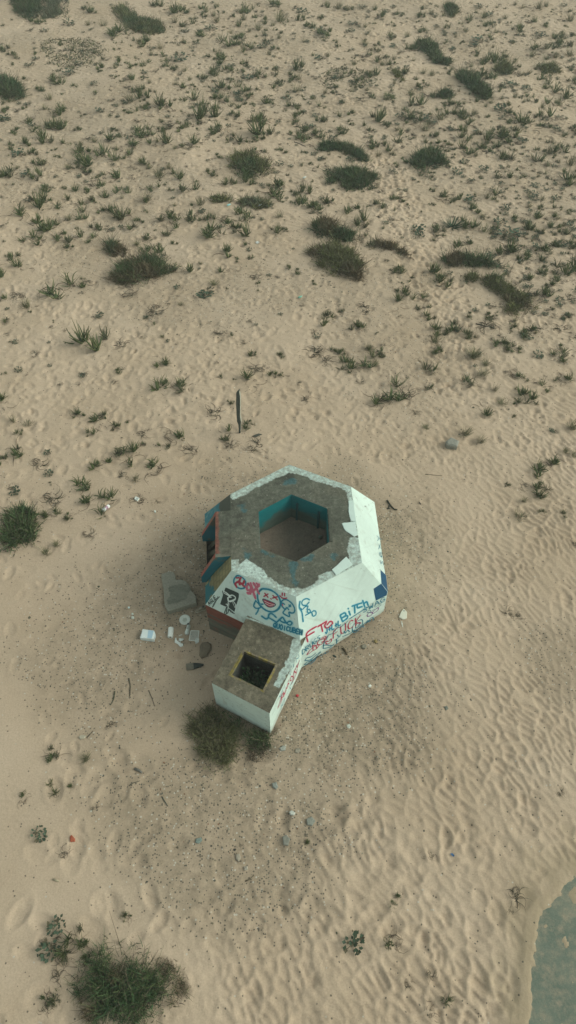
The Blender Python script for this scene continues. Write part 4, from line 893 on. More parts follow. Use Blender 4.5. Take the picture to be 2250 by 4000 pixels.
# ---- dark low shrubs, each with its outline in the photograph: name, label, landmark phrase, outline, height, twig colours
DK = ((.042, .082, .034), (.060, .098, .038), (.078, .105, .042)); BR = ((.105, .085, .045), (.125, .095, .052), (.085, .092, .042)); OL = ((.14, .145, .055), (.11, .125, .048), (.125, .125, .06)); PG = ((.12, .14, .085), (.10, .12, .07), (.15, .15, .10))
SHRUBS = [
 (kA, [(60, 5), (90, -40), (190, -30), (200, 50), (140, 85), (85, 60)], .5, DK, 'dark green shrub at the far top left, cut by the top edge', 'the top left shrub', 1.0),
 (kA, [(190, -20), (330, -20), (345, 70), (210, 80)], .25, PG, 'thin greyish straggly shrub beside the dark one at the top left', None, .35),
 (kA, [(570, 30), (620, 20), (680, 45), (720, 80), (790, 75), (825, 140), (760, 165), (690, 150), (600, 100)], .35, OL + DK, 'sprawling dull green shrub with a bare sandy top near the upper left edge', 'the sprawling upper shrub', .8),
 (kA, [(-30, 360), (60, 390), (135, 460), (60, 480), (-30, 450)], .5, DK, 'tongue shaped dark shrub entering from the left edge', 'the tongue shaped left shrub', 1.1),
 (kA, [(1150, 785), (1230, 770), (1350, 800), (1365, 860), (1300, 885), (1230, 888), (1165, 850)], .4, DK + OL, 'rounded dark shrub with pale green front, left of the two stacked dark bands', 'the rounded dark green shrub', 1.0),
 (kB, [(785, 30), (830, 25), (860, 55), (825, 85), (790, 60)], .35, DK + OL, 'small soft dark shrub near the top right', 'the small top shrub', .8),
 (kB, [(655, 200), (715, 190), (755, 225), (770, 270), (822, 290), (800, 308), (735, 295), (700, 255)], .45, DK, 'dark comma shaped shrub, uppermost of the slanting pair', 'the comma shaped shrub', 1.1),
 (kB, [(848, 380), (900, 368), (950, 400), (975, 435), (1020, 465), (1000, 500), (950, 490), (905, 440)], .5, DK, 'dark slanting oblong shrub, lower of the slanting pair', 'the slanting oblong shrub', 1.1),
 (kB, [(1045, 330), (1090, 310), (1140, 345), (1120, 380), (1060, 375)], .45, DK + OL, 'soft rounded dark bush right of the slanting oblong shrub', 'the soft rounded bush', .7),
 (kB, [(725, 485), (770, 460), (830, 470), (835, 495), (780, 510), (735, 505)], .4, DK + OL, 'small bristly green shrub left of the slanting oblong shrub', 'the small bristly shrub', .9),
 (kB, [(155, 740), (180, 715), (270, 712), (320, 720), (360, 750), (405, 790), (370, 795), (310, 765), (250, 745), (190, 755)], .35, DK, 'dark hooked band of shrub arching over bare sand, upper of two', 'the hooked dark band', 1.2),
 (kB, [(200, 850), (280, 835), (390, 840), (455, 885), (430, 925), (330, 935), (220, 905)], .4, DK, 'dark oval shrub below the hooked band', 'the dark oval shrub', 1.2),
 (kB, [(608, 795), (650, 765), (720, 750), (780, 770), (805, 815), (760, 825), (710, 830), (720, 875), (680, 860), (650, 820)], .45, DK, 'dark boot shaped shrub right of the hooked and oval pair', 'the boot shaped shrub', 1.2),
 (kB, [(1250, 325), (1330, 315), (1385, 345), (1350, 360), (1260, 345)], .3, DK + OL, 'flat green shrub close to the right edge in the upper dunes', 'the flat right shrub', .7),
 (kB, [(510, 350), (560, 375), (590, 405), (570, 415), (530, 385)], .25, PG + OL, 'slim grey green streak of shrub among the pale mat plants', None, .7),
 (kC, [(510, 300), (560, 285), (610, 315), (625, 355), (570, 368), (520, 340)], .4, BR + DK, 'small brown topped shrub left of the big mounded one', 'the small brown topped shrub', 1.0),
 (kC, [(545, 480), (590, 440), (640, 400), (720, 370), (790, 385), (840, 430), (880, 450), (800, 465), (770, 500), (690, 515), (570, 505)], .6, DK + BR, 'big mounded shrub, brown twigs above and dark green below, left of centre', 'the big mounded shrub', 1.1),
 (kC, [(1055, 100), (1100, 80), (1170, 85), (1165, 110), (1080, 118)], .3, DK + OL, 'low green strip of shrub, left of the two behind the clustered tufts', 'the low green strip', .8),
 (kC, [(1195, 100), (1250, 85), (1350, 100), (1370, 125), (1290, 138), (1210, 120)], .3, DK + OL + PG, 'low grey green oblong shrub left of centre in the upper dunes', None, .7),
 (kD, [(130, 245), (150, 200), (215, 190), (260, 245), (375, 295), (300, 310), (230, 300), (165, 275)], .5, BR + DK, 'dark wing shaped shrub with brown twigs right of centre', 'the wing shaped shrub', 1.2),
 (kD, [(105, 370), (160, 335), (260, 310), (330, 360), (390, 440), (355, 498), (280, 480), (190, 450), (130, 410)], .5, BR + OL, 'broad brownish shrub thinning to bare twigs, below the wing shaped one', 'the broad brownish shrub', .75),
 (kD, [(410, 335), (455, 310), (520, 325), (580, 355), (625, 390), (600, 395), (530, 360), (440, 350)], .35, BR, 'thin arched brown shrub right of the wing shaped one', 'the thin arched shrub', .8),
 (kD, [(785, 395), (830, 375), (920, 372), (990, 395), (1060, 425), (1120, 450), (1090, 455), (1000, 435), (900, 430), (820, 430)], .45, BR + DK, 'long dark crest of twigs over a sandy hump, on the right', 'the long dark crest', 1.2),
 (kD, [(870, 480), (920, 455), (960, 490), (940, 515), (890, 510)], .35, DK + OL, 'small green bush tucked under the long dark crest', None, .9),
 (kD, [(970, 500), (1050, 485), (1130, 540), (1150, 590), (1100, 600), (1040, 550)], .4, DK + OL, 'green slanting shrub beneath the long dark crest', 'the green slanting shrub', .9),
 (kD, [(1100, 590), (1170, 560), (1250, 580), (1270, 620), (1220, 670), (1150, 690), (1090, 660)], .35, BR + OL, 'brown twiggy shrub at the foot of the green slanting one', 'the brown twiggy shrub', .4),
 (kE, [(0, 960), (40, 900), (110, 870), (150, 920), (200, 990), (165, 1040), (110, 1050), (70, 1090), (10, 1085)], .5, DK, 'dense dark bush at the left edge, level with the bunker roof', 'the left edge bush', .9),
 (kG, [(385, 1600), (420, 1460), (520, 1400), (620, 1395), (700, 1430), (780, 1470), (840, 1560), (860, 1660), (800, 1760), (700, 1840), (540, 1840), (440, 1740)], .75, BR + DK + DK, 'large round brown green bush at the bottom left', 'the large round bottom bush', 1.0),
 (kG, [(770, 1480), (900, 1520), (950, 1580), (950, 1680), (860, 1730), (820, 1600)], .35, BR, 'fringe of thin bare brown twigs at the right of the bottom bush', None, .3),
 (kG, [(930, 250), (1000, 225), (1060, 215), (1110, 260), (1180, 320), (1215, 400), (1170, 480), (1110, 530), (1030, 500), (985, 420), (960, 330)], .45, OL, 'olive tangled bush growing left of the annex corner', 'the olive tangled bush', .8),
 (kG, [(1080, 190), (1130, 215), (1250, 260), (1370, 325), (1330, 400), (1240, 400), (1180, 330), (1100, 260)], .45, DK + ((.05, .045, .035),), 'dark green growth along the foot of the annex front wall', None, .9),
 (kG, [(1230, 400), (1290, 370), (1365, 380), (1360, 440), (1270, 500), (1235, 470)], .25, ((.10, .075, .05), (.085, .07, .045)), 'patch of dry reddish brown twigs by the annex corner', None, .45),
]
MATS = [
 (kA, [(190, 240), (230, 200), (330, 188), (440, 195), (540, 245), (545, 300), (470, 350), (370, 375), (260, 360), (210, 300)], 'wide speckled green mat of creeping plants near the top left', 'the wide creeping mat'),
 (kB, [(150, 370), (230, 335), (370, 340), (470, 390), (440, 440), (300, 450), (180, 430)], 'faint pale green mat of creeping plants above the hooked band', 'the faint pale mat'),
 (kA, [(700, 385), (760, 370), (800, 395), (770, 420), (710, 415)], 'little grey green creeping mat among upper tufts', None),
]
def blade_cloud(P, D, L, Wd, C, bend, K_=2):
    """thin curved two-sided twigs: roots P, directions D"""
    n = len(P); t = np.linspace(0, 1, K_ + 1)
    Q = P[:, None] + D[:, None] * (L[:, None] * t[None])[:, :, None] + bend[:, None] * ((t ** 2)[None] * L[:, None])[:, :, None]
    T = D + bend * .5; S_ = np.cross(T, RS.normal(size=(n, 3))); S_ /= np.linalg.norm(S_, axis=1, keepdims=True) + 1e-9
    w = Wd[:, None] * (1 - .7 * t)[None]
    V = np.stack([Q - S_[:, None] * w[:, :, None], Q + S_[:, None] * w[:, :, None]], 2)
    nv = 2 * (K_ + 1); F = np.array([(2 * i, 2 * i + 1, 2 * i + 3, 2 * i + 2) for i in range(K_)])[None] + (np.arange(n) * nv)[:, None, None]
    return V.reshape(-1, 3), F.reshape(-1, 4), np.repeat(C, nv, 0)
def sample_poly(poly, n):
    lo = poly.min(0); hi = poly.max(0); out = []
    while len(out) < n:
        p = RS.uniform(lo, hi, (n * 2, 2)); out += list(p[sdist(p[:, 0], p[:, 1], poly) > 0])
    return np.array(out[:n])
LM = []                                                     # landmarks for the tuft labels: (photo x, y, phrase)
for i, (k, pl, h, cols, label, phrase, den) in enumerate(SHRUBS):
    gpl = np.array([at(k(*p), h * .2)[:2] for p in pl]); c = gpl.mean(0); gpl = c + (gpl - c) * 1.12
    x, y = gpl[:, 0], gpl[:, 1]; area = abs((x * np.roll(y, -1) - y * np.roll(x, -1)).sum()) / 2
    cpx = np.mean([k(*p) for p in pl], 0)
    if phrase: LM.append((cpx[0], cpx[1], phrase))
    z0 = float(gh(c[0], c[1])); root = empty('shrub', (c[0], c[1], z0), label, 'shrub', 'shrubs on the dunes')
    near_ = cpx[1] > 2600; n = int(min(16000, max(800, area * 3300 * den * (1.6 if near_ else 1))))
    wob = np.array(densify(list(gpl), .25, .07))
    p = sample_poly(wob, n); e = sdist(p[:, 0], p[:, 1], wob); em = max(e.max(), .05)
    kp = RS.rand(n) < .05 + .95 * sst(.18, .85, np.clip(e / em, 0, 1) * 1.1 + (fbm(p[:, 0], p[:, 1], .42, 690 + i, 4) - .45) * 1.9); p = p[kp]; e = e[kp]; n = len(p)
    dome = .62 * h * np.sqrt(np.clip(e / em, 0, 1)) * (.55 + .6 * fbm(p[:, 0], p[:, 1], .35, 700 + i, 3))
    zz = gh(p[:, 0], p[:, 1]) + dome * RS.uniform(0, .8, n)
    outw = p - c; outw /= np.linalg.norm(outw, axis=1, keepdims=True) + 1e-9
    D = np.c_[outw * (.1 + .3 * (1 - e / em))[:, None] + RS.normal(size=(n, 2)) * .6, RS.uniform(.15, 1.1, n)]; D /= np.linalg.norm(D, axis=1, keepdims=True)
    pick = np.clip((vn(p[:, 0], p[:, 1], .5, 730 + i) * len(cols) + RS.uniform(-.7, .7, n)).astype(int), 0, len(cols) - 1)
    C = np.array(cols)[pick] * RS.uniform(.7, 1.7, n)[:, None]
    st2 = RS.rand(n) < .10; C[st2] = np.array((.20, .165, .11)) * RS.uniform(.6, 1.2, st2.sum())[:, None]
    wd = RS.uniform(.006, .013, n) * (1.25 if not near_ else .65)
    sc_ = .6 + .4 * min(1, area)
    V, F, CC = blade_cloud(np.c_[p, zz], D, RS.uniform(.07, .24, n) * (1 + .6 * (RS.rand(n) > .93)) * sc_ * (1.1 if h > .4 else .9) * (.75 if near_ else 1), wd, C, RS.normal(size=(n, 3)) * .35)
    mk('foliage', V, F, M['leaf'], root, CC)
    ns = max(8, int(area * 60)); p = sample_poly(gpl, ns); e = np.clip(sdist(p[:, 0], p[:, 1], gpl) / em, 0, 1)
    D = np.c_[RS.normal(size=(ns, 2)) * .7, np.ones(ns)]; D /= np.linalg.norm(D, axis=1, keepdims=True)
    V, F, CC = blade_cloud(np.c_[p, gh(p[:, 0], p[:, 1]) - .02], D, h * (.55 if near_ else 1) * (.4 + .9 * np.sqrt(e)) * RS.uniform(.7, 1.2, ns), np.full(ns, .008), np.array(((.10, .08, .055), (.07, .06, .045)))[RS.randint(0, 2, ns)], RS.normal(size=(ns, 3)) * .4, 3)
    mk('stem', V, F, M['twig'], root, CC)
for i, (k, pl, label, phrase) in enumerate(MATS):
    gpl = np.array([at(k(*p), .03)[:2] for p in pl]); cpx = np.mean([k(*p) for p in pl], 0)
    if phrase: LM.append((cpx[0], cpx[1], phrase))
    x, y = gpl[:, 0], gpl[:, 1]; area = abs((x * np.roll(y, -1) - y * np.roll(x, -1)).sum()) / 2
    n = int(area * 150); wob = np.array(densify(list(gpl), .4, .15)); p = sample_poly(wob, n)
    p = p[fbm(p[:, 0], p[:, 1], .9, 760 + i, 4) + .12 * sst(0, 1, sdist(p[:, 0], p[:, 1], wob)) > .46]; n = len(p)
    D = np.c_[RS.normal(size=(n, 2)), RS.uniform(.1, .8, n)]; D /= np.linalg.norm(D, axis=1, keepdims=True)
    C = np.array(PG + OL)[RS.randint(0, 6, n)] * RS.uniform(.6, 1.1, n)[:, None]
    V, F, CC = blade_cloud(np.c_[p, gh(p[:, 0], p[:, 1])], D, RS.uniform(.05, .16, n), RS.uniform(.012, .028, n), C, RS.normal(size=(n, 3)) * .2)
    mk('creeping_mat', V, F, M['leaf'], None, CC, tag_=(label, 'creeping plant', 'creeping mats on the sand'))

# ---- other landmarks
for x, y, ph in ((932, 1600, 'the upright wooden post'), (1768, 1727, 'the grey concrete block'), (700, 2300, 'the broken concrete slab'), (414, 1991, 'the white can'), (1165, 1167, 'the small green can'), (2230, 3700, 'the grey green slab'),
                 (281, 3274, 'the orange brick shard'), (1769, 3334, 'the blue rag'), (321, 2880, 'the pale driftwood chip'), (1514, 1150, 'the trodden path')):
    if ph != 'the trodden path': LM.append((x, y, ph))
NOUN = {'S': ('spurge_tuft', 'green spurge tuft', 'plant', 'spurge tufts on the dunes'), 'G': ('grass_tuft', 'pale wispy grass tuft', 'grass', 'dune grass tufts'), 'L': ('leafy_plant', 'broad leaved low plant', 'plant', 'low leafy dune plants'),
        'D': ('dry_stalks', 'dry brown stalk clump', 'plant', 'dry stalk clumps'), 'Y': ('spiky_rosette', 'spiky dark rosette', 'plant', None)}
ORD = ['nearest', 'second nearest', 'third nearest', 'fourth nearest', 'fifth nearest', 'sixth nearest', 'seventh nearest', 'eighth nearest', 'ninth nearest', 'tenth nearest', 'eleventh nearest', 'twelfth nearest']
lst = []
for key, (k, s_) in PLANTS.items():
    for tok in s_.split():
        kd = tok[0]; x, y, sz = map(float, tok[1:].split(',')); P = k(x, y)
        lst.append([kd, P[0], P[1], sz * q, key])
# the upper dunes carry many more small tufts between the ones above
rf = np.random.RandomState(5)
def far_density(x, y):
    d = float(sst(1080, 300, y)) * .8
    if x < 420 and y < 560: d *= .35
    if x > 1900: d = max(d, .8 * float(sst(1500, 900, y)))
    if x < 900 and 560 < y < 1000: d *= .75
    return d
def shapes_hit(x, y):
    for (k, pl, *_r) in SHRUBS:
        if sdist(np.array([x]), np.array([y]), [k(*p) for p in pl])[0] > -8: return True
    return False
extra = []
while len(extra) < 430:
    x = rf.uniform(-40, 2290); y = rf.uniform(15, 1400)
    if rf.rand() > far_density(x, y): continue
    if any(abs(x - p[1]) < 22 and abs(y - p[2]) < 15 for p in lst) or shapes_hit(x, y): continue
    kd = rf.choice(['S', 'S', 'S', 'G', 'L', 'D', 'G']); extra.append([kd, x, y, rf.uniform(20, 36), 'X'])
cnt = {}; bykind = {}
for r_ in lst: bykind.setdefault(r_[0], []).append(r_)
solo = []; rest = list(extra)
for kd, L_ in bykind.items():
    L_.sort(key=lambda r_: -r_[3]); solo += L_[:295]; rest += L_[295:]
sect = {}
for r_ in solo:
    x, y = r_[1], r_[2]
    j = min(range(len(LM)), key=lambda j: math.hypot(x - LM[j][0], (y - LM[j][1]) * 1.2)); lx, ly, ph = LM[j]
    dx_, dy_ = x - lx, y - ly
    sc = ('right of' if dx_ > 0 else 'left of') if abs(dx_) > abs(dy_) else ('below' if dy_ > 0 else 'above')
    sect.setdefault((r_[0], j, sc), []).append((math.hypot(dx_, dy_), r_))
rr_ = np.random.RandomState(99)
def place(kd, x, y, szpx, name=None):
    ms = PROTO[kd]; me = ms[rr_.randint(len(ms))]
    P = gp((x, y)); s_ = 1.5 * szpx / px_per_m(y)
    o = bpy.data.objects.new(name or NOUN[kd][0], me); COL.objects.link(o)
    o.location = P; o.scale = (s_ * rr_.uniform(.9, 1.15), s_ * rr_.uniform(.9, 1.15), s_ * rr_.uniform(.8, 1.15)); o.rotation_euler = (rr_.uniform(-.12, .12), rr_.uniform(-.12, .12), rr_.uniform(0, 6.28))
    return o, s_
for (kd, j, sc), L_ in sect.items():
    L_.sort(key=lambda t: t[0]); nm, noun, cat_, grp = NOUN[kd]
    for i, (_, r_) in enumerate(L_):
        o, s_ = place(kd, r_[1], r_[2], r_[3])
        size = 'small' if s_ < .42 else ('large' if s_ > .8 else 'medium')
        if kd == 'Y': lab = 'spiky dark rosette plant in the sand right of the trodden path'
        elif len(L_) == 1: lab = f'{size} {noun}, the only one just {sc} {LM[j][2]}'
        else: lab = f'{size} {noun}, {ORD[i] if i < 12 else "far"} one {sc} {LM[j][2]}'
        tag(o, lab, cat_, grp)
# the remaining small far tufts and sprigs as one mass
Vb = []; Fb = []; Cb = []; nb_ = 0
def bake(kd, P, s_, ar):
    global nb_
    me = PROTO[kd][rr_.randint(len(PROTO[kd]))]; n = len(me.vertices)
    co = np.empty(n * 3, np.float32); me.vertices.foreach_get('co', co); co = co.reshape(-1, 3)
    cl = np.empty(n * 4, np.float32); me.attributes['col'].data.foreach_get('color', cl); cl = cl.reshape(-1, 4)[:, :3]
    f = np.empty(len(me.loops), np.int32); me.loops.foreach_get('vertex_index', f); f = f.reshape(-1, 4)
    c_, s2 = math.cos(ar), math.sin(ar); Rm = np.array([[c_, -s2, 0], [s2, c_, 0], [0, 0, 1]])
    Vb.append(co @ Rm.T * s_ + P); Fb.append(f + nb_); Cb.append(cl); nb_ += n
for r_ in rest: bake(r_[0], gp((r_[1], r_[2])), 1.45 * r_[3] / px_per_m(r_[2]), rr_.uniform(0, 6.28))
n_s = 0
while n_s < 2300:                                            # tiny sprigs
    x = rf.uniform(-40, 2290); y = rf.uniform(10, 1500)
    if rf.rand() > max(.06, far_density(x, y)): continue
    bake(rf.choice(['D', 'S', 'L', 'D']), gp((x, y)), rf.uniform(.14, .34), rr_.uniform(0, 6.28)); n_s += 1
mk('sparse_dune_plants', np.concatenate(Vb), np.concatenate(Fb), M['leaf'], None, np.concatenate(Cb), tag_=('countless small green and dry sprigs scattered over the upper dunes', 'plants', None, 'stuff'))
# weeds down the hatch
hp = np.mean([h[:2] for h in HI], 0)
P_ = [stems(70, .5, .95, .02, 3, cols=((.06, .12, .05),), tip=(.08, .14, .06), base_r=.35, seed=801 + k) for k in range(3)]
V, F, C = cat(*P_, leaves(650, .5, .035, ((.055, .12, .05), (.04, .095, .04), (.10, .13, .07)), 806, .7)); V = V + np.array([hp[0], hp[1], .02])
V[:, :2] = np.clip(V[:, :2], np.min([h[:2] for h in HI], 0) + .1, np.max([h[:2] for h in HI], 0) - .1)
mk('weeds', V, F, M['leaf'], None, C, tag_=('dark green weeds growing at the bottom of the annex hatch', 'plant'))

# ------------------------------------------------------------------ loose things
def G_(k, x, y): return gp(k(x, y))
def sc_at(k, y): return px_per_m(k(0, y)[1])
def flatthing(name, k, pl, th, cols, label, cat_, mat='stone', bev=.01, jit=.006, dens_=.08, sink=.3, group=None):
    P = [at(k(*p), 0)[:2] for p in pl]; c = np.mean(P, 0); z = float(gh(c[0], c[1])); P = [at(k(*p), z + th * (1 - sink))[:2] for p in pl]
    V, Fc = prism_vf(densify(P, dens_, jit * .8), z - th * sink, z + th * (1 - sink), bev, jit)
    V = np.array(V); n = fbm(V[:, 0], V[:, 1], .12, 900, 3)[:, None]
    return mk(name, V, Fc, M[mat], None, np.array(cols) * (.8 + .4 * n), tag_=(label, cat_, group))
# broken concrete slab: fine top so the board marks show
pl = [(545, 165), (640, 140), (735, 132), (770, 205), (765, 262), (870, 262), (930, 285), (990, 340), (1030, 440), (1105, 540), (1110, 640), (900, 700), (640, 775), (595, 690), (570, 400), (540, 230)]
P = densify([at(c6(*p), .075)[:2] for p in pl], .05, .006); V, Fc = prism_vf(P, -.1, .075, .012, .004); root = empty('concrete_slab', (*np.mean(P, 0), 0), 'broken flat concrete slab with board marks lying on sand left of the bunker', 'concrete slab')
mb = MB(); mb.add(V, Fc, (.30, .29, .23)); mb.build('slab', M['stone'], root)
inner = np.array([at(c6(*p), .078)[:2] for p in [(660, 370), (980, 330), (1010, 420), (990, 560), (640, 690), (620, 560), (665, 500)]])
lo = inner.min(0); hi = inner.max(0); X2, Y2 = np.meshgrid(np.arange(lo[0], hi[0], .02), np.arange(lo[1], hi[1], .02)); sdn = sdist(X2, Y2, inner) + (fbm(X2, Y2, .12, 905, 3) - .5) * .12
z2 = .079 + .006 * np.floor(((Y2 + X2 * .25) * 5.5) % 2) ; I = np.arange(X2.size).reshape(X2.shape); Fq = np.stack([I[:-1, :-1], I[:-1, 1:], I[1:, 1:], I[1:, :-1]], -1).reshape(-1, 4); Fq = Fq[(sdn.ravel()[Fq] > 0).all(1)]
mk('board_marked_face', np.c_[X2.ravel(), Y2.ravel(), z2.ravel()], Fq, M['stone'], root, np.array([.205, .208, .162]) * (.75 + .5 * fbm(X2.ravel(), Y2.ravel() * 3, .15, 906, 3))[:, None])
flatthing('rock', c6, [(1190, 1275), (1290, 1255), (1345, 1300), (1355, 1380), (1300, 1450), (1290, 1490), (1185, 1530), (1155, 1480), (1160, 1330)], .12, (.20, .165, .115), 'half buried flat stone between the rubbish and the annex', 'stone', 'stone', .03, .01)
# plank with a charred end
a_, b_ = G_(c6, 945, 1690), G_(c6, 1228, 1652); d_ = (b_ - a_); d_[2] = 0; s_ = np.array([-d_[1], d_[0], 0]); s_ /= np.linalg.norm(s_)
root = empty('plank', (a_ + b_) / 2, 'weathered plank with a black charred pointed end beside the annex', 'plank')
def tap(f0, f1, w0, w1, z0, th):
    p0 = a_ + d_ * f0; p1 = a_ + d_ * f1
    V = [p0 - s_ * w0, p1 - s_ * w1, p1 + s_ * w1, p0 + s_ * w0]; V = [v + (0, 0, z0) for v in V]; return V + [v + (0, 0, th) for v in V], [(3, 2, 1, 0), (4, 5, 6, 7), (0, 1, 5, 4), (1, 2, 6, 5), (2, 3, 7, 6), (3, 0, 4, 7)]
mb = MB(); mb.add(*tap(0, .42, .075, .075, .0, .05), (.20, .185, .14)); mb.build('board', M['wood'], root)
mb = MB(); mb.add(*tap(.42, .78, .074, .04, .001, .048), (.035, .045, .04)); mb.add(*tap(.78, 1, .04, .012, .002, .04), (.03, .04, .035)); mb.build('charred_end', M['wood'], root)
# plate
p = G_(c6, 920, 920); root = empty('plate', p, 'round white dinner plate lying on the sand above the kitchen roll', 'plate')
V, Fc = lathe_vf([(.001, .012), (.075, .012), (.085, .018), (.128, .030), (.132, .027), (.08, .006), (.001, .004)], 28, (0.06, -.1, 1), p); mb = MB(); mb.add(V, Fc, (.72, .76, .68)); mb.build('dish', M['litter'], root, True)
V, Fc = prism_vf(densify([p[:2] + np.array(o) for o in ((-.05, -.02), (0, -.06), (.05, -.01), (.03, .05), (-.03, .04))], .03, .008), p[2] + .012, p[2] + .021, .004, .003); mb = MB(); mb.add(V, Fc, (.50, .53, .45)); mb.build('food_remains', M['litter'], root)
# kitchen roll with a trailing sheet
p = G_(c6, 690, 1220); r_ = .065; root = empty('paper_roll', p, 'white kitchen paper roll on its side with a crumpled trailing sheet', 'paper roll')
o_ = p + np.array([0, 0, r_]); V, Fc = lathe_vf([(.022, .002), (.058, 0), (.065, .004), (.066, .24), (.06, .248), (.022, .246), (.0215, .1)], 22, (-.02, 1, 0), o_); mb = MB(); mb.add(V, Fc, (.80, .84, .78)); mb.build('roll', M['litter'], root, True)
V, Fc = lathe_vf([(.022, -.001), (.0225, .249), (.019, .249), (.019, -.001)], 16, (-.02, 1, 0), o_); mb = MB(); mb.add(V, Fc, (.24, .19, .13)); mb.build('core', M['litter'], root, True)
def crumple(pl, k, col, name, parent=None, tag_=None, hgt=.05, sd_=0, zoff=.01):
    P = np.array([at(k(*p_), .05)[:2] for p_ in pl]); lo = P.min(0); hi = P.max(0); st_ = .011
    X2, Y2 = np.meshgrid(np.arange(lo[0], hi[0], st_), np.arange(lo[1], hi[1], st_)); ok = sdist(X2, Y2, P) + (fbm(X2, Y2, .05, 910 + sd_, 2) - .5) * .03
    z2 = gh(X2, Y2) + zoff + hgt * np.abs(fbm(X2, Y2, .09, 912 + sd_, 3) - .35) * 2; I = np.arange(X2.size).reshape(X2.shape)
    Fq = np.stack([I[:-1, :-1], I[:-1, 1:], I[1:, 1:], I[1:, :-1]], -1).reshape(-1, 4); Fq = Fq[(ok.ravel()[Fq] > 0).all(1)]
    return mk(name, np.c_[X2.ravel(), Y2.ravel(), z2.ravel()], Fq, M['litter'], parent, np.tile(np.array(col), (X2.size, 1)), False, tag_)
crumple([(735, 1130), (770, 1150), (785, 1200), (830, 1215), (880, 1240), (875, 1280), (830, 1300), (790, 1265), (740, 1230)], c6, (.72, .77, .72), 'loose_sheet', root)
crumple([(790, 1195), (815, 1155), (860, 1145), (895, 1155), (885, 1190), (835, 1215)], c6, (.70, .75, .70), 'crumpled_paper', None, ('crumpled white paper lump right of the kitchen roll', 'paper', 'crumpled papers'), .06, 3)
crumple([(790, 1125), (820, 1095), (865, 1082), (870, 1105), (820, 1130)], c6, (.66, .70, .64), 'crumpled_paper', None, ('small folded white paper strip above the crumpled lump', 'paper', 'crumpled papers'), .03, 7)
# carton pack
pl = [(235, 1065), (420, 1088), (440, 1150), (410, 1228), (195, 1205)]
root = empty('carton', G_(c6, 320, 1150), 'crushed white and pale blue carton pack at the left of the rubbish', 'carton')
P = [at(c6(*p_), .06)[:2] for p_ in pl]; V, Fc = prism_vf(densify(P, .05, .003), float(gh(*P[0])) - .01, .07, .012, .003); mb = MB(); mb.add(V, Fc, (.74, .82, .80)); mb.build('box', M['litter'], root)
P = [at(c6(*p_), .075)[:2] for p_ in [(330, 1080), (415, 1092), (380, 1215), (312, 1205)]]; V, Fc = prism_vf(P, .066, .0745, .002); mb = MB(); mb.add(V, Fc, (.42, .60, .70)); mb.build('printed_panel', M['litter'], root)
P = [at(c6(*p_), .05)[:2] for p_ in [(425, 1100), (450, 1160), (405, 1245), (385, 1225)]]; V, Fc = prism_vf(densify(P, .04, .006), .01, .035, .006); mb = MB(); mb.add(V, Fc, (.66, .74, .73)); mb.build('flap', M['litter'], root)
# shoes
def shoe(k, heel, toe, wpx, cu, cs_, label, lace):
    h = G_(k, *heel); t = G_(k, *toe); d = t - h; d[2] = 0; L = np.linalg.norm(d); d /= L; s = np.array([-d[1], d[0], 0]); w = wpx
    root = empty('shoe', (h + t) / 2, label, 'shoe', 'discarded shoes')
    n = 16; prof = [(0, .42, .10), (.06, .62, .105), (.2, .68, .10), (.4, .62, .085), (.6, .80, .065), (.8, .9, .05), (.93, .66, .04), (1, .25, .03)]
    def shell(z0, k1, cap):
        V = []; F = []
        for f, ww, hh in prof:
            for i in range(9):
                a = math.pi * i / 8; V.append(h + d * f * L + s * math.cos(a) * ww * w / 2 * k1 + np.array([0, 0, z0 + math.sin(a) ** .7 * hh * cap]))
        m = 9
        for i in range(len(prof) - 1):
            for j in range(m - 1): F.append((i * m + j, i * m + j + 1, (i + 1) * m + j + 1, (i + 1) * m + j))
        F += [tuple(range(m)), tuple((len(prof) - 1) * m + j for j in range(m))[::-1]]; return V, F
    mb = MB(); mb.add(*shell(.022, .95, 1), cu); mb.build('upper', M['litter'], root, True)
    P = [(h + d * f * L + s * sg * ww * w / 2 * 1.08)[:2] for sg, pr in ((1, prof), (-1, prof[::-1])) for f, ww, hh in pr]
    V, Fc = prism_vf(P, h[2] - .005, h[2] + .026, .004); mb = MB(); mb.add(V, Fc, cs_); mb.build('sole', M['litter'], root)
    c_ = h + d * L * .17 + np.array([0, 0, .122]); V = [c_ + d * math.cos(g) * L * .13 + s * math.sin(g) * w * .24 + np.array([0, 0, .0 - .012 * math.cos(g)]) for g in np.linspace(0, 6.283, 15)[:-1]]
    mb = MB(); mb.add(V, [tuple(range(14))], (.03, .035, .035)); mb.build('opening', M['litter'], root)
    mb = MB()
    for f in (.36, .44, .52):
        V, Fc = tube_vf([h + d * f * L + s * w * .2 + np.array([0, 0, .098 - .05 * (f - .3)]), h + d * (f + .03) * L + np.array([0, 0, .122 - .09 * (f - .3)]), h + d * f * L - s * w * .2 + np.array([0, 0, .098 - .05 * (f - .3)])], .006, 5); mb.add(V, Fc, lace)
    mb.build('laces', M['litter'], root)
shoe(c6, (988, 1000), (950, 1170), .115, (.62, .68, .62), (.70, .74, .68), 'white laced shoe pointing down the photo below the plate', (.35, .38, .36))
shoe(c6, (1250, 735), (1085, 780), .12, (.26, .22, .16), (.48, .45, .36), 'brown laced shoe with pale sole against the bunker corner', (.45, .42, .34))
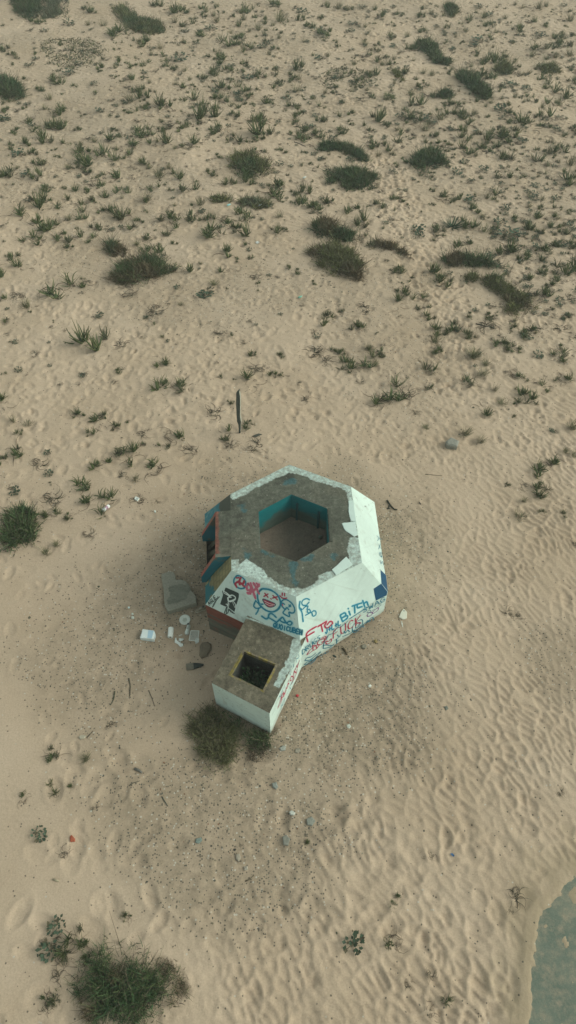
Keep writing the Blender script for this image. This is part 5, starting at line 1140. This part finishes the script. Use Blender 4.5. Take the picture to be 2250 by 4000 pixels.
# flat plastic basket
root = empty('plastic_basket', G_(c6, 1075, 1180), 'flat white lattice basket holding torn paper beside the white shoe', 'basket')
cr = [at(c6(*p_), .03)[:2] for p_ in [(1020, 1095), (1150, 1098), (1130, 1260), (988, 1250)]]; cr = [np.array([*p_, .03]) for p_ in cr]
mb = MB()
for i in range(10):
    f = i / 9
    for e0, e1, e2, e3 in ((cr[0], cr[1], cr[3], cr[2]),):
        V, Fc = tube_vf([e0 + (e1 - e0) * f, e2 + (e3 - e2) * min(1, max(0, f))], .0045, 4); mb.add(V, Fc, (.5, .54, .5))
        V, Fc = tube_vf([e0 + (e2 - e0) * f + (0, 0, .004), e1 + (e3 - e1) * f + (0, 0, .004)], .0045, 4); mb.add(V, Fc, (.5, .54, .5))
mb.build('lattice', M['litter'], root)
mb = MB()
for i in range(4): V, Fc = tube_vf([cr[(0, 1, 2, 3)[i]] + (0, 0, .012), cr[(1, 2, 3, 0)[i]] + (0, 0, .012)], .010, 6); mb.add(V, Fc, (.62, .66, .6))
mb.build('rim', M['litter'], root)
crumple([(1060, 1180), (1090, 1140), (1140, 1165), (1130, 1220), (1080, 1250)], c6, (.66, .71, .66), 'torn_paper', None, ('torn white paper lying in the lattice basket', 'paper', 'crumpled papers'), .04, 11, .04)
# shells and scraps at far left of rubbish
for (x, y, sz, lab, nm, cat_) in ((68, 815, 40, 'upper of two white mussel shells left of the carton', 'shell', 'shell'), (72, 872, 55, 'lower of two white mussel shells left of the carton', 'shell', 'shell')):
    pl = [(x + sz / 2 * math.cos(g) * (1 if math.cos(g) > 0 else .8), y + sz * .45 * math.sin(g)) for g in np.linspace(0, 6.28, 10)[:-1]]
    flatthing(nm, c6, pl, .03, (.62, .66, .58), lab, cat_, 'litter', .012, .002, .03, 0, 'shells by the rubbish')
pb = G_(c6, 15, 722); V, Fc = lathe_vf([(.001, .03), (.02, .03), (.024, .024), (.024, 0)], 14, (0, 0, 1), pb); mk('plastic_disc', V, Fc, M['litter'], None, np.tile((.62, .74, .74), (len(V), 1)), True, ('small white plastic disc left of the broken slab', 'plastic disc'))
# upright post
b_ = gp((936, 1690)); t_ = None
for hh in np.linspace(.5, 2.2, 171):
    pr = at((929, 1526), hh)
    if t_ is None or np.linalg.norm(pr[:2] - b_[:2]) < best: best = np.linalg.norm(pr[:2] - b_[:2]); t_ = pr
root = empty('post', b_, 'weathered dark wooden post standing upright behind the bunker', 'post')
V = []; Fc = []; rings = [(-.2, .022), (.1, .024), (.22, .03), (.30, .05), (.45, .042), (.7, .05), (.9, .046), (1, .036)]; up_ = t_ - b_
for f, r_ in rings:
    for sx, sy in ((-1, -1), (1, -1), (1, 1), (-1, 1)): V.append(b_ + up_ * f + np.array([.012 * math.sin(f * 9), 0, 0]) + np.array([sx * r_ * .95 + sy * r_ * .35, sy * r_ - sx * r_ * .35, (.05 * sx if f == 1 else 0)]))
for i in range(len(rings) - 1):
    for k_ in range(4): Fc.append((i * 4 + k_, i * 4 + (k_ + 1) % 4, (i + 1) * 4 + (k_ + 1) % 4, (i + 1) * 4 + k_))
Fc.append(tuple((len(rings) - 1) * 4 + k_ for k_ in range(4)))
mb = MB(); mb.add(V, Fc, (.085, .10, .085)); mb.build('shaft', M['wood'], root)
V2 = []; 
for f, r_ in rings[2:]:
    P0 = b_ + up_ * f + np.array([.012 * math.sin(f * 9), 0, 0]); V2 += [P0 + np.array([r_ * 1.0, -r_ * 1.25, .0]), P0 + np.array([r_ * 1.34, r_ * .66, .0])]
mb = MB(); mb.add(V2, [(2 * i, 2 * i + 1, 2 * i + 3, 2 * i + 2) for i in range(len(rings) - 3)], (.42, .42, .34)); mb.build('painted_sunlit_side', M['wood'], root)  # sun on the post's right side, painted in as a paler strip
flatthing('driftwood', kE, [(1268, 518), (1300, 505), (1318, 510), (1290, 520)], .04, (.07, .075, .06), 'thin dark driftwood sliver at the right of the post foot', 'driftwood', 'wood')
# white can, carton, scraps
a_ = G_(kE, 518, 902); b_ = G_(kE, 550, 880); root = empty('can', (a_ + b_) / 2, 'white drinks can with pink print lying left of the bunker', 'can')
d_ = b_ - a_; L = .17; d_[2] = 0; d_ /= np.linalg.norm(d_); o_ = a_ + np.array([0, 0, .05])
V, Fc = lathe_vf([(.001, 0), (.035, 0), (.05, .015), (.05, .22), (.036, .235), (.001, .232)], 18, d_, o_); mb = MB(); mb.add(V, Fc, (.76, .78, .76)); mb.build('body', M['litter'], root, True)
V, Fc = lathe_vf([(.0508, .10), (.0508, .17)], 18, d_, o_); mb = MB(); mb.add(V, Fc, (.50, .33, .42)); mb.build('printed_band', M['litter'], root, True)
root = empty('cardboard_packet', G_(kE, 688, 833), 'small white and grey card packet near the white can', 'packet')
P = [at(kE(*p_), .03)[:2] for p_ in [(682, 822), (702, 832), (692, 846), (675, 836)]]; V, Fc = prism_vf(P, -.01, .04, .004); mb = MB(); mb.add(V, Fc, (.72, .76, .70)); mb.build('card', M['litter'], root)
P = [at(kE(*p_), .045)[:2] for p_ in [(688, 828), (698, 832), (692, 840), (683, 836)]]; V, Fc = prism_vf(P, .0385, .044, .002); mb = MB(); mb.add(V, Fc, (.42, .46, .45)); mb.build('printed_panel', M['litter'], root)
flatthing('scrap', kE, [(775, 892), (784, 893), (783, 904), (777, 902)], .03, (.70, .74, .68), 'tiny white scrap left of the bunker roof corner', 'scrap', 'litter', .006, .003, .04)
flatthing('concrete_block', kF, [(795, 545), (820, 522), (862, 540), (852, 572), (800, 560)], .22, (.27, .27, .23), 'angular grey concrete block on the sand upper right of the bunker', 'concrete block', 'stone', .03, .01, .1)
# right of the bunker
root = empty('tag', gp((1575, 2398)), 'pale pointed label with a punched hole on sand right of the bunker', 'label tag')
P = densify([at(c9(*p_), .03)[:2] for p_ in [(975, 2263), (1028, 2315), (1030, 2420), (965, 2442), (898, 2405), (935, 2310)]], .05, .004); V, Fc = prism_vf(P, .0, .03, .006, .002); mb = MB(); mb.add(V, Fc, (.62, .62, .52)); mb.build('card', M['litter'], root)
V, Fc = lathe_vf([(.001, .034), (.015, .034), (.015, .02)], 10, (0, 0, 1), at(c9(977, 2312), 0)); mb = MB(); mb.add(V, Fc, (.10, .12, .14)); mb.build('punched_hole', M['litter'], root)
crumple([(925, 2460), (955, 2455), (970, 2540), (950, 2560), (935, 2520)], c9, (.60, .62, .55), 'crumpled_wrapper', None, ('crumpled pale wrapper just below the pointed label', 'wrapper'), .04, 15)
for (k, pl, th, col, lab, nm, cat_, mt) in (
  (kH, [(295, 298), (310, 293), (318, 305), (308, 316), (297, 310)], .04, (.62, .66, .58), 'white shard on gravel right of the annex, lower of two', 'shard', 'shard', 'stone'),
  (kH, [(403, 98), (413, 92), (421, 100), (416, 108), (405, 106)], .04, (.68, .70, .64), 'white shard on gravel right of the annex, upper of two', 'shard', 'shard', 'stone'),
  (kG, [(1368, 590), (1390, 585), (1400, 610), (1388, 622), (1372, 608)], .05, (.24, .26, .23), 'grey stone flake below the annex corner', 'stone_flake', 'stone', 'stone'),
  (kG, [(1405, 415), (1425, 400), (1440, 405), (1436, 425), (1415, 428)], .05, (.30, .31, .27), 'pale grey flake just below the annex corner twigs', 'stone_flake', 'stone', 'stone'),
  (kG, [(985, 870), (1012, 862), (1016, 880), (1000, 895), (982, 890)], .05, (.19, .24, .21), 'blue grey slate piece on gravel, centre bottom', 'slate', 'slate', 'stone'),
  (kG, [(1420, 860), (1440, 850), (1460, 870), (1450, 905), (1425, 900)], .05, (.24, .24, .20), 'flat grey stone right of the blue grey slate', 'stone_flake', 'stone', 'stone'),
  (kH, [(92, 770), (120, 758), (140, 780), (120, 805), (95, 800)], .05, (.25, .26, .22), 'flat grey stone with pebbled face above a lone tuft', 'stone_flake', 'stone', 'stone'),
  (kG, [(1185, 950), (1205, 945), (1212, 965), (1200, 985), (1187, 975)], .05, (.36, .32, .25), 'pale round stone above the footprints', 'stone_flake', 'stone', 'stone'),
  (kG, [(1225, 1012), (1245, 1005), (1248, 1025), (1230, 1030)], .05, (.34, .31, .25), 'small pale stone under the pale round stone', 'stone_flake', 'stone', 'stone'),
  (kH, [(35, 420), (55, 412), (64, 428), (50, 440), (36, 436)], .05, (.30, .27, .21), 'rounded tan stone right of the annex wall', 'stone_flake', 'stone', 'stone'),
  (c3, [(1165, 1125), (1190, 1115), (1210, 1145), (1190, 1160), (1168, 1150)], .06, (.30, .23, .10), 'ochre stone on gravel under the right wall', 'stone_flake', 'stone', 'stone'),
  (c3, [(1005, 1185), (1050, 1170), (1080, 1200), (1050, 1235), (1010, 1225)], .06, (.24, .22, .17), 'flat tan stone on gravel under the right wall', 'stone_flake', 'stone', 'stone'),
  (kG, [(350, 862), (358, 850), (374, 868), (376, 882), (352, 885)], .05, (.38, .10, .05), 'orange brick shard on sand at the lower left', 'brick_shard', 'brick', 'stone'),
  (kH, [(785, 205), (800, 200), (808, 215), (795, 225)], .05, (.17, .18, .15), 'grey chip on gravel far right of the annex', 'stone_flake', 'stone', 'stone'),
  (kH, [(5, 735), (20, 728), (38, 740), (30, 752), (12, 750)], .05, (.52, .54, .48), 'whitish plaster flake below the bush and annex', 'plaster_shard', 'plaster', 'stone'),
  (c8, [(1235, 1265), (1280, 1260), (1290, 1290), (1260, 1310), (1235, 1295)], .05, (.42, .03, .04), 'small bright red rag beside the annex side wall', 'rag', 'rag', 'litter')):
    flatthing(nm, k, pl, th, col, lab, cat_, mt, .012, .004, .05, .3)
crumple([(815, 940), (830, 935), (845, 952), (838, 962), (826, 950)], kH, (.015, .11, .26), 'rag', None, ('small blue rag on rippled sand at the lower right', 'rag'), .05, 21)
# sticks
def stick(k, pts, r, col, label, group=None, nm='stick'):
    Q = [G_(k, *p_) + np.array([0, 0, r * .6]) for p_ in pts]; V, Fc = tube_vf(Q, [r * (1 - .5 * i / len(Q)) for i in range(len(Q))], 6)
    mk(nm, V, Fc, M['wood'], None, np.tile(col, (len(V), 1)), True, (label, 'stick', group or 'sticks on the sand'))
stick(kG, [(648, 65), (656, 105), (653, 155)], .016, (.09, .085, .055), 'dark curved stick left of the annex, upper of two')
stick(kG, [(578, 130), (572, 170), (556, 200)], .016, (.08, .085, .05), 'dark curved stick left of the annex, lower of two')
stick(kG, [(678, 520), (700, 528), (714, 540)], .03, (.17, .165, .14), 'thick grey stick below the olive tangled bush')
stick(kG, [(650, 605), (668, 592), (705, 580)], .012, (.12, .11, .08), 'thin forked stick lying below the thick grey stick')
stick(kG, [(815, 660), (830, 685), (845, 708)], .014, (.12, .12, .09), 'thin slanting stick left of centre on the lower gravel')
stick(kG, [(748, 125), (765, 165), (778, 205)], .009, (.13, .11, .08), 'very thin twig between dark sticks and annex')
stick(kG, [(438, 362), (455, 345), (468, 330)], .012, (.13, .115, .08), 'thin twig beside the pale driftwood chip')
flatthing('driftwood', kG, [(395, 358), (410, 348), (432, 352), (425, 364), (400, 370)], .04, (.46, .42, .32), 'pale driftwood chip on sand at the lower left', 'driftwood', 'wood')
stick(kG, [(268, 1075), (285, 1082), (298, 1086)], .02, (.40, .35, .24), 'short pale reed stub at the far lower left')
stick(kG, [(1235, 1085), (1258, 1075), (1278, 1055)], .012, (.17, .14, .09), 'thin pale twig above the bottom footprints')
stick(kF, [(498, 845), (515, 870), (535, 890), (550, 892)], .03, (.05, .05, .035), 'black forked branch right of the bunker'); stick(kF, [(510, 870), (505, 885), (500, 888)], .02, (.05, .05, .035), 'black short side branch right of the bunker')
stick(kF, [(690, 712), (730, 716), (775, 720)], .010, (.15, .12, .08), 'thin straight twig on sand right of the bunker roof')
stick(kC, [(1085, 775), (1110, 780), (1135, 772)], .016, (.09, .08, .06), 'dark twig on trodden sand above the post')
stick(kD, [(945, 728), (990, 740), (1040, 750)], .02, (.08, .075, .055), 'long dark branch under the brown twiggy shrub'); stick(kF, [(660, 855), (665, 860), (668, 865)], .02, (.07, .06, .05), 'tiny black chip right of the forked branch', None, 'wood_chip')
stick(kB, [(30, 715), (60, 725), (88, 738)], .02, (.12, .10, .08), 'bare stick left of the hooked dark band')
stick(c3, [(770, 1230), (800, 1270), (825, 1315)], .03, (.10, .075, .045), 'short brown stick on gravel by the right wall'); 
flatthing('glass_shard', c3, [(640, 1310), (665, 1308), (695, 1335), (680, 1345), (650, 1330)], .03, (.04, .06, .05), 'dark glass shard on gravel near the right wall', 'glass', 'litter')
# far bottles and cans
for (k, x, y, col, lab) in ((kC, 1143, 138, (.30, .60, .60), 'tiny turquoise can by the low green strip'), (kC, 1300, 140, (.50, .56, .64), 'tiny pale bottle below the grey green oblong shrub'), (kD, 52, 602, (.18, .42, .32), 'small green can on open sand above the bunker'), (kD, 75, 0, (.55, .6, .56), 'tiny white bottle in the upper dunes right of centre')):
    p = G_(k, x, y) + np.array([0, 0, .05]); V, Fc = lathe_vf([(.001, 0), (.025, 0), (.032, .01), (.032, .11), (.02, .13), (.02, .15), (.001, .15)], 12, (.8, .5, .05), p); mk('can' if 'can' in lab else 'bottle', V, Fc, M['litter'], None, np.tile(col, (len(V), 1)), True, (lab, 'can' if 'can' in lab else 'bottle', 'far litter'))
crumple([(1283, 310), (1300, 305), (1308, 314), (1295, 322)], kC, (.6, .62, .58), 'paper_scrap', None, ('faint white paper scrap on the dunes left of the wing shaped shrub', 'paper'), .04, 25)
pj = at(K(950, 1800, .3106)(970, 962), ZF + .05); V, Fc = lathe_vf([(.001, .06), (.03, .06), (.034, .05), (.034, .02), (.05, .0), (.05, -.06), (.001, -.06)], 16, (-.3, -.5, .6), pj); mk('jar', V, Fc, M['litter'], None, np.tile((.16, .18, .14), (len(V), 1)), True, ('small dull jar on the sandy floor of the roof pit', 'jar'))
pj = np.array([*at(c7(450, 790), .35)[:2], .33]); V, Fc = prism_vf([pj[:2] + np.array(o) for o in ((-.05, -.06), (.04, -.05), (.05, .06), (-.04, .05))], .3, .33, .005); mk('paper_scrap', V, Fc, M['litter'], None, np.tile((.5, .52, .5), (len(V), 1)), False, ('pale paper scrap down in the annex hatch', 'paper'))

# ------------------------------------------------------------------ gravel and litter flecks
def pebbles(n, fn, size, cols, wts, name, label):
    r = np.random.RandomState(31 + n); base = np.array([(1, 0, 0), (.3, .95, 0), (-.8, .6, 0), (-.8, -.6, 0), (.3, -.95, 0), (.1, .05, .75), (0, 0, -.5)])
    Fb_ = np.array([(0, 1, 5), (1, 2, 5), (2, 3, 5), (3, 4, 5), (4, 0, 5)])
    P = np.empty((0, 2))
    while len(P) < n:
        x = r.uniform(-20, 20, 20000); y = r.uniform(0, 53, 20000); k_ = (r.rand(20000) < fn(x, y)) & (np.abs(x) < 3.2 + .4 * y)
        P = np.vstack([P, np.c_[x, y][k_]])
    P = P[:n]; s = size[0] * (size[1] / size[0]) ** (r.rand(n) ** 2.2); a = r.uniform(0, 6.28, n)
    B = base[None] * (1 + r.uniform(-.3, .3, (n, 7, 3))) * s[:, None, None]; B[:, :, 2] *= .7; B[:, :, 1] *= r.uniform(.5, 1, n)[:, None]
    V = np.stack([B[:, :, 0] * np.cos(a)[:, None] - B[:, :, 1] * np.sin(a)[:, None] + P[:, :1], B[:, :, 0] * np.sin(a)[:, None] + B[:, :, 1] * np.cos(a)[:, None] + P[:, 1:], B[:, :, 2] + gh(P[:, 0], P[:, 1])[:, None]], -1)
    F = Fb_[None] + (np.arange(n) * 7)[:, None, None]
    C = np.array(cols)[r.choice(len(cols), n, p=wts)] * r.uniform(.7, 1.25, n)[:, None]
    mk(name, V.reshape(-1, 3), F.reshape(-1, 3), M['stone'], None, np.repeat(C, 7, 0), tag_=(label, name.replace('_', ' '), None, 'stuff'))
outside = lambda x, y: (sdist(x, y, [e[:2] for e in EV]) < -.05) & (sdist(x, y, [p[:2] for p in OA]) < -.03) & (sdist(x, y, slab) < -.1)
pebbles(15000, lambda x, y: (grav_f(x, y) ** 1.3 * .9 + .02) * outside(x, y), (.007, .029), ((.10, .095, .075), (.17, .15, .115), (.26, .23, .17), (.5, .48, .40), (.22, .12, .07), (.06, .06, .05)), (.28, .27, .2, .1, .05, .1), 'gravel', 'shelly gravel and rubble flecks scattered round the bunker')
pebbles(14000, lambda x, y: np.clip(.05 + .45 * sst(12, 24, y) + .5 * sst(30, 42, y) * sst(-6, 0, x), 0, 1) * outside(x, y) * sst(.35, .6, fbm(x, y, 2.5, 77, 3)), (.011, .044), ((.10, .098, .062), (.15, .13, .085), (.08, .092, .055)), (.4, .35, .25), 'plant_litter', 'dark flecks of dead plant litter strewn over the sand')

# ------------------------------------------------------------------ lighting
SUN_EL, SUN_AZ = 35, 88                                    # azimuth from +Y towards +X
w = bpy.data.worlds.new('World'); S.world = w; w.use_nodes = True
nt = w.node_tree; bg = nt.nodes['Background']
sky = nt.nodes.new('ShaderNodeTexSky'); sky.sky_type = 'NISHITA'; sky.sun_disc = False
sky.sun_elevation = R(SUN_EL); sky.sun_rotation = R(SUN_AZ); sky.air_density = 1.0; sky.dust_density = 3.0; sky.ozone_density = 1.0
hs = nt.nodes.new('ShaderNodeHueSaturation'); hs.inputs['Saturation'].default_value = .22
nt.links.new(sky.outputs[0], hs.inputs['Color'])
mx = nt.nodes.new('ShaderNodeMix'); mx.data_type = 'RGBA'; mx.blend_type = 'MULTIPLY'; mx.inputs[0].default_value = 1; mx.inputs[7].default_value = (.90, 1.0, .90, 1)
nt.links.new(hs.outputs[0], mx.inputs[6]); nt.links.new(mx.outputs[2], bg.inputs['Color'])
bg.inputs['Strength'].default_value = .15
sl_ = bpy.data.lights.new('sun', 'SUN'); so = bpy.data.objects.new('sun', sl_); COL.objects.link(so)
sl_.energy = .95; sl_.angle = R(28); sl_.color = (1, .92, .82)
so.rotation_euler = (R(90 - SUN_EL), 0, R(180 - SUN_AZ)); so.location = (20, 5, 20)
hv, hf = box_vf((0, 24, 7.4), (40, 0, 0), (0, 44, 0), (0, 0, 9.4))
hm = bpy.data.materials.new('haze'); hm.use_nodes = True; hn = hm.node_tree; hn.nodes.remove(hn.nodes['Principled BSDF'])
pv = hn.nodes.new('ShaderNodeVolumePrincipled'); pv.inputs['Color'].default_value = (.92, .95, .90, 1); pv.inputs['Density'].default_value = .0022; pv.inputs['Anisotropy'].default_value = .2
hn.links.new(pv.outputs[0], hn.nodes['Material Output'].inputs['Volume'])
mk('haze', hv, hf, hm, tag_=('thin pale sea haze over the dunes', 'haze', None, 'stuff'))
S.view_settings.view_transform = 'Standard'; S.view_settings.look = 'None'; S.view_settings.exposure = .2; S.view_settings.gamma = 1
S.render.film_transparent = False
